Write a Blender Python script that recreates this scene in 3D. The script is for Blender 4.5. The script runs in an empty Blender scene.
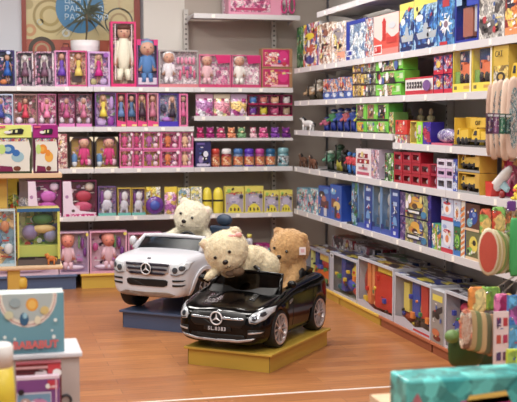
import bpy, bmesh, math, random
from mathutils import Vector, Matrix, Euler, noise
from mathutils.bvhtree import BVHTree
random.seed(7)
SC = bpy.context.scene
COL = SC.collection
PI = math.pi
# ---------------------------------------------------------------- camera numbers (metres, floor z = 0)
F, YAW, PIT, CX, CY, H = 1098.0, 0.2451, 0.07605, 258.5, 201.0, 1.66
def ray(px, py):
    a = (px - CX) / F; b = -(py - CY) / F
    d = math.cos(PIT) + b * math.sin(PIT); z = -math.sin(PIT) + b * math.cos(PIT)
    return (a * math.cos(YAW) + d * math.sin(YAW), -a * math.sin(YAW) + d * math.cos(YAW), z)
def at_z(px, py, z):
    r = ray(px, py); t = (z - H) / r[2]; return Vector((r[0] * t, r[1] * t, z))
def at_y(px, py, Y):
    r = ray(px, py); t = Y / r[1]; return Vector((r[0] * t, Y, H + r[2] * t))
def at_x(px, py, X):
    r = ray(px, py); t = X / r[0]; return Vector((X, r[1] * t, H + r[2] * t))
# ---------------------------------------------------------------- materials
MC = {}
def lin(c):
    out = []; gy = .3 * c[0] + .59 * c[1] + .11 * c[2]
    for v in c:
        v = gy + (v - gy) * .87
        v = v / 255.0
        out.append(v / 12.92 if v <= 0.04045 else ((v + 0.055) / 1.055) ** 2.4)
    return (out[0], out[1], out[2], 1.0)
def mk(col, rough=0.5, metal=0.0, coat=0.0, mottle=0.0, scale=30.0, bump=0.0, emit=0.0, alpha=1.0):
    key = (tuple(col), rough, metal, coat, mottle, scale, bump, emit, alpha)
    if key in MC: return MC[key]
    m = bpy.data.materials.new('paint'); m.use_nodes = True
    nt = m.node_tree; b = nt.nodes['Principled BSDF']
    b.inputs['Base Color'].default_value = lin(col)
    b.inputs['Roughness'].default_value = rough
    b.inputs['Metallic'].default_value = metal
    b.inputs['Coat Weight'].default_value = coat
    b.inputs['Coat Roughness'].default_value = 0.05
    if alpha < 1: b.inputs['Alpha'].default_value = alpha
    if emit:
        b.inputs['Emission Color'].default_value = lin(col); b.inputs['Emission Strength'].default_value = emit
    if mottle or bump:
        tc = nt.nodes.new('ShaderNodeTexCoord'); n = nt.nodes.new('ShaderNodeTexNoise')
        n.inputs['Scale'].default_value = scale; n.inputs['Detail'].default_value = 3
        nt.links.new(tc.outputs['Object'], n.inputs['Vector'])
        if mottle:
            mx = nt.nodes.new('ShaderNodeMix'); mx.data_type = 'RGBA'
            c = lin(col); mx.inputs['A'].default_value = tuple(v * (1 - mottle) for v in c[:3]) + (1,)
            mx.inputs['B'].default_value = tuple(min(1, v * (1 + mottle)) for v in c[:3]) + (1,)
            nt.links.new(n.outputs['Fac'], mx.inputs['Factor']); nt.links.new(mx.outputs['Result'], b.inputs['Base Color'])
        if bump:
            bp = nt.nodes.new('ShaderNodeBump'); bp.inputs['Strength'].default_value = bump; bp.inputs['Distance'].default_value = 0.01
            nt.links.new(n.outputs['Fac'], bp.inputs['Height']); nt.links.new(bp.outputs['Normal'], b.inputs['Normal'])
    MC[key] = m
    return m
def pr(pal, scale=40.0, rough=0.3, stretch=(1, 1, 1)):
    """printed artwork: blobs of the palette's colours with finer specks over them"""
    key = ('pr', tuple(pal), scale, rough, stretch)
    if key in MC: return MC[key]
    m = bpy.data.materials.new('printed_card'); m.use_nodes = True
    nt = m.node_tree; b = nt.nodes['Principled BSDF']; b.inputs['Roughness'].default_value = rough
    tc = nt.nodes.new('ShaderNodeTexCoord'); mp = nt.nodes.new('ShaderNodeMapping'); mp.inputs['Scale'].default_value = stretch
    ns = nt.nodes.new('ShaderNodeTexNoise'); ns.inputs['Scale'].default_value = scale * .7
    ad = nt.nodes.new('ShaderNodeMix'); ad.data_type = 'VECTOR'; ad.inputs['Factor'].default_value = .04
    vo = nt.nodes.new('ShaderNodeTexVoronoi'); vo.inputs['Scale'].default_value = scale
    cr = nt.nodes.new('ShaderNodeValToRGB'); cr.color_ramp.interpolation = 'CONSTANT'
    nt.links.new(tc.outputs['Object'], mp.inputs['Vector']); nt.links.new(mp.outputs[0], ns.inputs['Vector'])
    nt.links.new(mp.outputs[0], ad.inputs['A']); nt.links.new(ns.outputs['Color'], ad.inputs['B'])
    nt.links.new(ad.outputs['Result'] if False else ad.outputs[1], vo.inputs['Vector'])
    sp = nt.nodes.new('ShaderNodeSeparateColor'); nt.links.new(vo.outputs['Color'], sp.inputs[0])
    nt.links.new(sp.outputs[0], cr.inputs[0])
    el = cr.color_ramp.elements; n = len(pal)
    el[0].position = 0; el[0].color = lin(pal[0]); el[1].position = 1.0 / n; el[1].color = lin(pal[1 % n])
    for i in range(2, n):
        e = el.new(i / n); e.color = lin(pal[i])
    vo2 = nt.nodes.new('ShaderNodeTexVoronoi'); vo2.inputs['Scale'].default_value = scale * 3.1
    nt.links.new(mp.outputs[0], vo2.inputs['Vector'])
    s2 = nt.nodes.new('ShaderNodeSeparateColor'); nt.links.new(vo2.outputs['Color'], s2.inputs[0])
    hs = nt.nodes.new('ShaderNodeHueSaturation'); hs.inputs['Saturation'].default_value = 1.0
    mr = nt.nodes.new('ShaderNodeMapRange'); mr.inputs['To Min'].default_value = .4; mr.inputs['To Max'].default_value = 1.4
    nt.links.new(s2.outputs[1], mr.inputs[0]); nt.links.new(mr.outputs[0], hs.inputs['Value'])
    nt.links.new(cr.outputs['Color'], hs.inputs['Color']); nt.links.new(hs.outputs['Color'], b.inputs['Base Color'])
    MC[key] = m
    return m
def glassy(tint=(255, 255, 255), op=0.05, rough=0.08):
    """clear packaging film or a pane: mostly see-through, with a gloss"""
    key = ('gl', tint, op, rough)
    if key in MC: return MC[key]
    m = bpy.data.materials.new('clear_film'); m.use_nodes = True
    nt = m.node_tree; nt.nodes.remove(nt.nodes['Principled BSDF']); o = nt.nodes['Material Output']
    t = nt.nodes.new('ShaderNodeBsdfTransparent'); t.inputs[0].default_value = lin(tint)
    g = nt.nodes.new('ShaderNodeBsdfGlossy'); g.inputs['Roughness'].default_value = rough
    x = nt.nodes.new('ShaderNodeMixShader'); x.inputs[0].default_value = op
    nt.links.new(t.outputs[0], x.inputs[1]); nt.links.new(g.outputs[0], x.inputs[2]); nt.links.new(x.outputs[0], o.inputs[0])
    MC[key] = m
    return m
# ---------------------------------------------------------------- mesh gathering
class G:
    def __init__(s): s.v = []; s.f = []; s.mi = []; s.sm = []; s.mats = []
    def m(s, mat):
        if mat not in s.mats: s.mats.append(mat)
        return s.mats.index(mat)
    def add(s, vs, fs, mat, smooth=False):
        o = len(s.v); k = s.m(mat); s.v += [tuple(v) for v in vs]
        for f in fs: s.f.append(tuple(i + o for i in f)); s.mi.append(k); s.sm.append(smooth)
        return s
    def box(s, x0, x1, y0, y1, z0, z1, mat, M=None):
        vs = [(x, y, z) for x in (x0, x1) for y in (y0, y1) for z in (z0, z1)]
        if M: vs = [M @ Vector(v) for v in vs]
        return s.add(vs, [(0, 1, 3, 2), (4, 6, 7, 5), (0, 4, 5, 1), (2, 3, 7, 6), (0, 2, 6, 4), (1, 5, 7, 3)], mat)
    def prism(s, pts, a0, a1, mat, axis='y', M=None):
        """outline pts (u,v) pulled from a0 to a1 along an axis"""
        def P(u, v, a): return {'y': (u, a, v), 'x': (a, u, v), 'z': (u, v, a)}[axis]
        n = len(pts); vs = [P(u, v, a0) for u, v in pts] + [P(u, v, a1) for u, v in pts]
        if M: vs = [M @ Vector(v) for v in vs]
        fs = [tuple(range(n)), tuple(range(2 * n - 1, n - 1, -1))] + [(i, i + n, (i + 1) % n + n, (i + 1) % n) for i in range(n)]
        return s.add(vs, fs, mat)
    def ell(s, c, r, mat, seg=10, rings=7, M=None):
        vs = []; fs = []
        if not hasattr(r, '__len__'): r = (r, r, r)
        for i in range(rings + 1):
            t = PI * i / rings
            for j in range(seg):
                p = 2 * PI * j / seg
                v = Vector((r[0] * math.sin(t) * math.cos(p), r[1] * math.sin(t) * math.sin(p), r[2] * math.cos(t)))
                if M: v = M @ v
                vs.append(v + Vector(c))
        for i in range(rings):
            for j in range(seg):
                fs.append((i * seg + j, (i + 1) * seg + j, (i + 1) * seg + (j + 1) % seg, i * seg + (j + 1) % seg))
        return s.add(vs, fs, mat, True)
    def lathe(s, prof, mat, c=(0, 0, 0), seg=16, axis='z', smooth=True):
        vs = []; fs = []; n = len(prof)
        for r, h in prof:
            for j in range(seg):
                p = 2 * PI * j / seg; a, b = r * math.cos(p), r * math.sin(p)
                v = {'z': (a, b, h), 'x': (h, a, b), 'y': (a, h, b)}[axis]
                vs.append((v[0] + c[0], v[1] + c[1], v[2] + c[2]))
        for i in range(n - 1):
            for j in range(seg): fs.append((i * seg + j, i * seg + (j + 1) % seg, (i + 1) * seg + (j + 1) % seg, (i + 1) * seg + j))
        return s.add(vs, fs, mat, smooth)
    def tube(s, pts, r, mat, seg=8, closed=False, cap=True):
        pts = [Vector(p) for p in pts]; n = len(pts); rs = r if hasattr(r, '__len__') else [r] * n
        vs = []; fs = []; up = Vector((0, 0, 1))
        for i, p in enumerate(pts):
            a = pts[(i - 1) % n] if closed or i > 0 else p
            b = pts[(i + 1) % n] if closed or i < n - 1 else p
            d = (b - a).normalized(); u = d.cross(up)
            if u.length < .1: u = d.cross(Vector((1, 0, 0)))
            u.normalize(); w = d.cross(u).normalized()
            for j in range(seg):
                q = 2 * PI * j / seg; vs.append(p + (u * math.cos(q) + w * math.sin(q)) * rs[i])
        for i in range(n if closed else n - 1):
            for j in range(seg):
                k = (i + 1) % n; fs.append((i * seg + j, i * seg + (j + 1) % seg, k * seg + (j + 1) % seg, k * seg + j))
        if cap and not closed: fs += [tuple(range(seg)), tuple(range((n - 1) * seg, n * seg))]
        return s.add(vs, fs, mat, True)
    def poly(s, pts, mat): return s.add(pts, [tuple(range(len(pts)))], mat)
    def build(s, name, parent=None, loc=None, rz=None, bev=0, kind=None):
        me = bpy.data.meshes.new(name); me.from_pydata(s.v, [], s.f)
        for m in s.mats: me.materials.append(m)
        me.polygons.foreach_set('material_index', s.mi); me.polygons.foreach_set('use_smooth', s.sm)
        bm = bmesh.new(); bm.from_mesh(me); bmesh.ops.recalc_face_normals(bm, faces=bm.faces); bm.to_mesh(me); bm.free()
        o = bpy.data.objects.new(name, me); COL.objects.link(o)
        if parent: o.parent = parent
        if loc is not None: o.location = loc
        if rz is not None: o.rotation_euler = (0, 0, rz)
        if bev:
            b = o.modifiers.new('edge', 'BEVEL'); b.width = bev; b.segments = 2; b.limit_method = 'ANGLE'
        if kind: o['kind'] = kind
        return o
def thing(name, label, cat, loc=(0, 0, 0), rz=0, group=None):
    o = bpy.data.objects.new(name, None); COL.objects.link(o); o.empty_display_size = .05
    o.location = loc; o.rotation_euler = (0, 0, rz); o['label'] = label; o['category'] = cat
    if group: o['group'] = group
    return o
def tag(o, label, cat, group=None):
    o['label'] = label; o['category'] = cat
    if group: o['group'] = group
    return o
def text_mesh(txt, size, mat, name, parent=None, depth=.002, M=None, spacing=1.0, bold=0.0):
    cu = bpy.data.curves.new(name, 'FONT'); cu.body = txt; cu.size = size; cu.extrude = depth; cu.align_x = 'CENTER'; cu.align_y = 'CENTER'
    cu.space_character = spacing; cu.offset = bold; cu.resolution_u = 2
    o = bpy.data.objects.new(name, cu); COL.objects.link(o)
    me = bpy.data.meshes.new_from_object(o.evaluated_get(bpy.context.evaluated_depsgraph_get()))
    bpy.data.objects.remove(o); bpy.data.curves.remove(cu)
    me.materials.clear(); me.materials.append(mat); me.name = name
    R = Matrix.Rotation(PI / 2, 4, 'X')
    me.transform((M if M else Matrix.Identity(4)) @ R)
    o = bpy.data.objects.new(name, me); COL.objects.link(o)
    if parent: o.parent = parent
    return o
WHITE = mk((210, 207, 210), .45); CREAM = mk((222, 214, 205), .5)
BACK = mk((170, 152, 138), .6, mottle=.04, scale=4); SHADE = mk((120, 108, 100), .7)
BLACK = mk((18, 18, 20), .4); GREY = mk((128, 126, 130), .5)
FILM = glassy()
# ================================================================= the room
D, W = 10.65, 3.03                       # front planes of the back shelving and of the right-hand shelving
SD = 0.42                                # shelf depth
def wood_floor():
    m = bpy.data.materials.new('laminate_floor'); m.use_nodes = True
    nt = m.node_tree; b = nt.nodes['Principled BSDF']; L = nt.links.new; N = nt.nodes.new
    tc = N('ShaderNodeTexCoord'); br = N('ShaderNodeTexBrick')
    br.inputs['Scale'].default_value = 1; br.inputs['Brick Width'].default_value = 1.25; br.inputs['Row Height'].default_value = .13
    br.inputs['Mortar Size'].default_value = .0016; br.inputs['Mortar Smooth'].default_value = .3; br.offset = .37
    br.inputs['Color1'].default_value = lin((196, 128, 74)); br.inputs['Color2'].default_value = lin((172, 106, 60)); br.inputs['Mortar'].default_value = lin((112, 70, 50))
    L(tc.outputs['Object'], br.inputs['Vector'])
    mp = N('ShaderNodeMapping'); mp.inputs['Scale'].default_value = (1.2, 26, 1); L(tc.outputs['Object'], mp.inputs['Vector'])
    ns = N('ShaderNodeTexNoise'); ns.inputs['Scale'].default_value = 2.2; ns.inputs['Detail'].default_value = 6; L(mp.outputs[0], ns.inputs['Vector'])
    cr = N('ShaderNodeValToRGB'); cr.color_ramp.elements[0].position = .3; cr.color_ramp.elements[0].color = (.62, .58, .52, 1)
    cr.color_ramp.elements[1].position = .7; cr.color_ramp.elements[1].color = (1.12, 1.08, 1.02, 1); L(ns.outputs['Fac'], cr.inputs[0])
    mx = N('ShaderNodeMix'); mx.data_type = 'RGBA'; mx.blend_type = 'MULTIPLY'; mx.inputs['Factor'].default_value = .8
    L(br.outputs['Color'], mx.inputs['A']); L(cr.outputs['Color'], mx.inputs['B']); L(mx.outputs['Result'], b.inputs['Base Color'])
    b.inputs['Roughness'].default_value = .3; b.inputs['Specular IOR Level'].default_value = .4
    bp = N('ShaderNodeBump'); bp.inputs['Strength'].default_value = .08; L(ns.outputs['Fac'], bp.inputs['Height']); L(bp.outputs['Normal'], b.inputs['Normal'])
    return m
def struct(o): o['kind'] = 'structure'; return o
XL, XR, YB = -3.2, 3.62, 11.25
struct(G().box(XL, XR, -.5, YB, -.1, 0, wood_floor()).build('floor'))
WALLM = mk((206, 208, 216), .7, mottle=.02, scale=2)
struct(G().box(XL, XR + .1, YB, YB + .1, 0, 3.6, WALLM).build('wall_back'))
struct(G().box(XR, XR + .1, -.5, YB, 0, 3.6, WALLM).build('wall_right'))
struct(G().box(XL - .1, XR + .1, -.5, YB + .1, 3.6, 3.7, mk((120, 120, 124), .8)).build('ceiling'))
tag(G().box(XL, W + .2, 6.27, 6.295, 0, .0012, mk((226, 214, 206), .5)).build('floor_tape'), 'thin white line of tape running across the wooden floor in front', 'floor tape')
# ceiling lamps: real panels with a lamp in each
LAMP = mk((255, 250, 240), .5, emit=6)
for x in (-1.6, .4, 2.1):
    for y in (1.0, 3.2, 5.4, 7.6, 9.2):
        t = thing('ceiling_light', 'white square ceiling lamp panel above the shop floor', 'ceiling light', (x, y, 3.6), 0, 'ceiling lamp panels')
        G().box(-.31, .31, -.31, .31, -.04, 0, WHITE).build('frame', t)
        G().box(-.28, .28, -.28, .28, -.046, -.04, LAMP).build('diffuser', t)
        l = bpy.data.lights.new('lamp', 'AREA'); l.size = .56; l.energy = 38; l.color = (1, .965, .92)
        lo = bpy.data.objects.new('lamp_glow', l); COL.objects.link(lo); lo.location = (x, y, 3.54)
wd = bpy.data.worlds.new('shop_ambient'); SC.world = wd; wd.use_nodes = True
wd.node_tree.nodes['Background'].inputs[0].default_value = (.93, .95, 1, 1); wd.node_tree.nodes['Background'].inputs[1].default_value = .3
# ---------------------------------------------------------------- shelving
def local(o_rot, x, y, z):
    return Matrix.Rotation(o_rot, 4, 'Z') @ Vector((x, y, z))
def shelf(label, x0, x1, z, back=True, depth=SD, lip=.045, thick_name='shelf', tags=0):
    """a steel shelf board whose front lip stands at the row's front plane; x is metres along the row"""
    w = abs(x1 - x0); g = G()
    g.box(.002, w - .002, .004, depth, -.022, 0, WHITE)
    loc, rz = ((x0, D, z), 0) if back else ((W, x0, z), -PI / 2)
    t = thing('steel_shelf', label, 'shelf', loc, rz)
    g.build('shelf_board', t)
    G().box(.002, w - .002, -.006, .004, -lip, .002, WHITE).build('front_lip', t)
    for a in (.006, w - .010): G().prism([(.03, -.022), (depth, -.022), (depth, -.07), (.25, -.035)], a, a + .004, WHITE, 'x').build('bracket', t)
    for i in range(tags):
        u = .06 + (w - .12) * (i + random.random() * .6) / max(1, tags)
        G().box(u, u + .035, -.009, -.006, -lip + .006, -.006, mk((245, 240, 232), .6)).build('price_tag', t)
    return t
def sec_x(px): return at_y(px, 130, D).x
X0, X1, X2, X3 = -.12, sec_x(93.7), sec_x(194), sec_x(293)
Z1, ZS, Z2, ZT, Z3, Z4, ZB = 1.952, 1.672, 1.568, 1.453, 1.168, .705, 2.672
names = {Z1: 'top', Z2: 'second', Z3: 'third', Z4: 'lowest'}
for z in (Z1, Z2, Z3, Z4):
    for (a, b, s) in ((X0, X1, 'left-hand'), (X1, X2, 'middle'), (X2, X3, 'right-hand')):
        if z == Z2 and s == 'right-hand': continue
        shelf('white steel shelf, the %s one in the %s bay of the back wall' % (names[z], s), a, b, z, tags=3)
shelf('white steel shelf under the plush bags, right-hand bay of the back wall', X2, X3, ZS, tags=2)
shelf('thin white steel shelf under the small plush heads, right-hand bay of the back wall', X2, X3, ZT, lip=.024, depth=.36)
shelf('high white steel shelf with the pink bag at the top of the back wall', X2, at_y(300, 20, D).x, ZB, tags=1)
UP = mk((206, 200, 194), .5)
def slot_mat():
    m = bpy.data.materials.new('slotted_steel'); m.use_nodes = True; nt = m.node_tree; b = nt.nodes['Principled BSDF']; N = nt.nodes.new
    tc = N('ShaderNodeTexCoord'); sp = N('ShaderNodeSeparateXYZ'); nt.links.new(tc.outputs['Object'], sp.inputs[0])
    a = N('ShaderNodeMath'); a.operation = 'PINGPONG'; a.inputs[1].default_value = .025; nt.links.new(sp.outputs[2], a.inputs[0])
    c = N('ShaderNodeMath'); c.operation = 'LESS_THAN'; c.inputs[1].default_value = .008; nt.links.new(a.outputs[0], c.inputs[0])
    x = N('ShaderNodeMix'); x.data_type = 'RGBA'; x.inputs['A'].default_value = lin((206, 200, 194)); x.inputs['B'].default_value = lin((66, 62, 60))
    nt.links.new(c.outputs[0], x.inputs['Factor']); nt.links.new(x.outputs['Result'], b.inputs['Base Color']); return m
SLOTM = slot_mat()
def upright(label, loc, rz, h, w=.045):
    t = thing('shelf_upright', label, 'shelf upright', loc, rz)
    G().box(-w / 2, w / 2, 0, .05, .16, h, UP).build('post', t)
    G().box(-.009, .009, -.0012, 0, .3, h - .05, SLOTM).build('slot_strip', t)
    return t
for i, (x, h) in enumerate(((X1, 1.93), (X2, 2.75), (X3 - .09, 2.75))):
    upright('pale slotted shelf post, %s of three on the back wall' % ('leftmost', 'middle', 'rightmost')[i], (x, D + SD - .012, 0), 0, h)
t = thing('back_panel', 'beige-grey metal back panel of the left and middle shelf bays', 'shelf back panel', (X0, D + SD + .04, 0))
G().box(0, X2 - X0, 0, .02, 0, Z1, BACK).build('panel', t)
t = thing('back_panel', 'tall cream back panel of the right-hand bay on the back wall', 'shelf back panel', (X2 - .42, D + SD + .065, 0))
G().box(0, .42, 0, .02, Z1 + .01, 3.2, mk((228, 222, 214), .6)).box(.42, X3 + .5 - X2 + .42, 0, .02, 0, 3.2, mk((190, 176, 164), .6)).build('panel', t)
# plinths at floor level
def plinth(label, loc, rz, w, d, h, col):
    t = thing('podium', label, 'podium', loc, rz)
    G().box(.0, w, .02, d, 0, h - .022, mk(col, .5)).build('base', t)
    G().box(-.012, w + .012, 0, d, h - .022, h, mk([min(255, int(c * 1.12) + 6) for c in col], .45)).build('top_board', t, bev=.003)
    return t
NAVY, YEL, ORG = (74, 92, 128), (206, 166, 56), (164, 90, 58)
xa = at_y(18, 280, D).x; xb = at_y(76, 280, D).x
plinth('navy blue podium under the shelf, left of the yellow one', (xa - .5, D, 0), 0, xb - xa + .5, .45, .145, NAVY)
xa = at_y(82, 280, D).x
plinth('yellow podium below the back shelves, beside the white toy car', (xa, D, 0), 0, .98, .45, .145, YEL)
plinth('yellow podium at the foot of the back wall in the corner', (xa + 1.04, D, 0), 0, .94, .45, .145, YEL)
RB = [10.22, 9.21, 8.17, 7.13, 6.1, 5.1]
for i in range(5):
    col = YEL if i < 2 else ORG
    lab = ('yellow podium along the right wall, the one nearest the corner', 'yellow podium along the right wall, next to the orange-brown ones',
           'orange-brown podium under the tool and truck boxes, right wall', 'orange-brown podium under the green bags, right wall', 'orange-brown podium nearest the camera on the right wall')[i]
    plinth(lab, (W, RB[i] - .01, 0), -PI / 2, RB[i] - RB[i + 1] - .03, .48, .088, col)
# right-hand shelves
Q = [10.62, 9.86, 8.87, 7.88, 6.88, 5.88, 4.9]
R0, R1, R2, R3, R3C, R4, R5 = 2.63, 2.143, 1.822, 1.532, 1.468, 1.167, .742
bayn = ['corner', 'second', 'third', 'fourth', 'fifth', 'sixth']
for nm, z, rng in (('topmost', R0, range(1, 6)), ('high', R1, range(6)), ('eye-level', R2, range(6)), ('middle', R3, range(3)), ('middle', R3C, range(3, 6)), ('lower', R4, range(6)), ('bottom', R5, range(6))):
    for i in rng:
        shelf('white steel shelf, the %s one in the %s bay of the right wall' % (nm, bayn[i]), Q[i], Q[i + 1], z, back=False, tags=2, depth=.43, lip=.047)
for i, y in enumerate(Q[1:]):
    upright('pale slotted shelf post on the right wall, %s from the corner' % ('first', 'second', 'third', 'fourth', 'fifth', 'sixth')[i], (W + .435, y, 0), -PI / 2, 2.95)
t = thing('back_panel', 'grey-beige back panel behind all the right wall shelves', 'shelf back panel', (W + .49, 4.4, 0))
G().box(0, .02, 0, 6.65, 0, 3.2, mk((196, 190, 184), .6)).build('panel', t)
# poster behind the dolls
pl = at_y(21.5, 20, YB - .02); prr = at_y(140, 20, YB - .02); zt = 2.98; zb = 2.05
t = thing('poster', 'framed pale yellow poster with rings and a blue disc with white lettering', 'poster', (pl.x, YB - .001, zb))
w = prr.x - pl.x; h = zt - zb; fr = mk((150, 48, 30), .4)
G().box(0, .045, -.03, 0, 0, h, fr).box(w - .06, w, -.03, 0, 0, h, fr).box(.045, w - .06, -.03, 0, 0, .03, fr).box(.045, w - .06, -.03, 0, h - .03, h, fr).build('frame', t)
def ring(g, cx, cz, r0, r1, y, mat, n=40):
    vs = []; fs = []
    for i in range(n):
        a = 2 * PI * i / n
        vs += [(cx + r0 * math.cos(a), y, cz + r0 * math.sin(a)), (cx + r1 * math.cos(a), y, cz + r1 * math.sin(a))]
    for i in range(n): j = (i + 1) % n; fs.append((2 * i, 2 * i + 1, 2 * j + 1, 2 * j))
    g.add(vs, fs, mat)
def disc(g, cx, cz, rx, rz, y, mat, n=28):
    g.poly([(cx + rx * math.cos(2 * PI * i / n), y, cz + rz * math.sin(2 * PI * i / n)) for i in range(n)], mat)
g = G(); g.box(.045, w - .06, -.012, 0, .03, h - .03, mk((206, 188, 132), .25, mottle=.12, scale=3))
def PX(px, py):
    p = at_y(px, py, YB - .02); return p.x - pl.x, p.z - zb
k = YB / F
for (px, py, ra, rb_, col) in ((50, 16, 7, 10, (172, 150, 84)), (50, 16, 14, 16.5, (160, 138, 76)), (28, 4, 0, 5, (176, 156, 96)), (119, 22, 12.5, 14, (60, 66, 60)), (119, 22, 7, 9, (170, 140, 90)), (42, 55, 10, 14, (74, 66, 50)), (40, 22, 2, 3.2, (184, 190, 170)), (66, 33, 2, 4, (206, 210, 200)), (128, 3, 8, 10, (196, 170, 120)), (30, 30, 3, 6, (196, 140, 90))):
    x, z = PX(px, py); ring(g, x, z, ra * k, rb_ * k, -.0135, mk(col, .3))
x, z = PX(24, 41); x2, z2 = PX(137, 33)
g.box(.046, w - .061, -.0140, -.012, .03, z + .02, mk((176, 84, 62), .3, mottle=.35, scale=8))
for (px, py, ra, rb_, col) in ((42, 50, 9, 13, (74, 60, 46)), (42, 50, 5, 7, (180, 150, 110)), (120, 50, 8, 12, (190, 120, 84))):
    x, z = PX(px, py); ring(g, x, max(z, .02), ra * k, rb_ * k, -.0146, mk(col, .3))
g.build('print', t)
x, z = PX(80, 8); g = G(); disc(g, x, z, 23.5 * k, 24.5 * k, -.0152, mk((66, 132, 182), .3, mottle=.05, scale=5), 48); g.build('blue_disc', t)
for i, (s, py) in enumerate((('ЦЕНТР', 0.5), ('РАННЕГО', 8.7), ('РАЗВИТИЯ', 17.2))):
    xx, zz = PX(64.8, py)
    o = text_mesh(s, .083, mk((196, 222, 238), .4), 'lettering', t, depth=.001)
    wd_ = max(v.co.x for v in o.data.vertices) - min(v.co.x for v in o.data.vertices)
    o.location = (xx + wd_ / 2 , -.017, zz)
# ================================================================= product builders
# every builder works in its own frame: x 0..w to the right, y 0..d into the shelf, z 0..h up, front at y = 0
def art(g, w, h, y, items):
    """flat print on a box front: each item sits a hair in front of the last"""
    for i, a in enumerate(items):
        yy = y - .0006 * (i + 1)
        if a[0] == 'r': _, u0, v0, u1, v1, c = a; g.add([(u0 * w, yy, v0 * h), (u1 * w, yy, v0 * h), (u1 * w, yy, v1 * h), (u0 * w, yy, v1 * h)], [(0, 1, 2, 3)], c if not isinstance(c, tuple) else mk(c, .35))
        elif a[0] == 'e': _, cu, cv, ru, rv, c = a; g.poly([(min(1, max(0, cu + ru * math.cos(PI * i / 12))) * w, yy, min(1, max(0, cv + rv * math.sin(PI * i / 12))) * h) for i in range(24)], c if not isinstance(c, tuple) else mk(c, .35))
        elif a[0] == 'g': _, pts, c = a; g.poly([(u * w, yy, v * h) for u, v in pts], c if not isinstance(c, tuple) else mk(c, .35))
SEED = [1]
def busy(w, h, n, base=None):
    """small printed marks: lines of lettering-like strokes, spots and patches, as packaging carries"""
    SEED[0] += 1; r = random.Random(SEED[0]); out = []
    cols = [(236, 234, 230), (36, 32, 40), (226, 206, 120), (200, 60, 70), (70, 100, 170), (240, 230, 236)] if base is None else base
    for i in range(n):
        c = r.choice(cols); u, v = r.uniform(.08, .8), r.uniform(.12, .86); k = r.random()
        if k < .45: L = r.uniform(.08, .22); q = r.uniform(.012, .03); out.append(('r', u, v, min(.96, u + L), v + q, c))
        elif k < .75: rr = r.uniform(.03, .075); out.append(('e', u, v, rr, rr * w / h, c))
        else: L = r.uniform(.05, .12); out.append(('g', [(u, v), (u + L, v + L * .3), (u + L * .8, v + L), (u - L * .2, v + L * .6)], c))
    return out
def carton(label, cat, loc, rz, w, d, h, side, face, items=(), name='toy_carton', group=None, texts=(), lid=None):
    t = thing(name, label, cat, loc, rz, group)
    g = G(); sm = side if not isinstance(side, tuple) else mk(side, .35)
    g.box(0, w, 0.001, d, 0, h, sm).build('box_body', t)
    g = G(); fm = face if not isinstance(face, tuple) else mk(face, .35)
    g.box(0.0008, w - .0008, -.0006, .0008, .0008, h - .0008, fm); art(g, w, h, -.0006, list(items) + (busy(w, h, 16 if len(items) < 4 else 9) if len(items) < 12 and h > .05 and not texts else [])); g.build('printed_front', t)
    if lid: G().box(.0, w, .0, d, h, h + .004, mk(lid, .4)).build('lid', t)
    for (s, u, v, size, col) in texts:
        o = text_mesh(s, size * h, mk(col, .4), 'lettering', t, depth=.0008, bold=.0)
        o.location = (u * w, -.0006 * (len(items) + 22) - .001, v * h)
    return t
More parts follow.
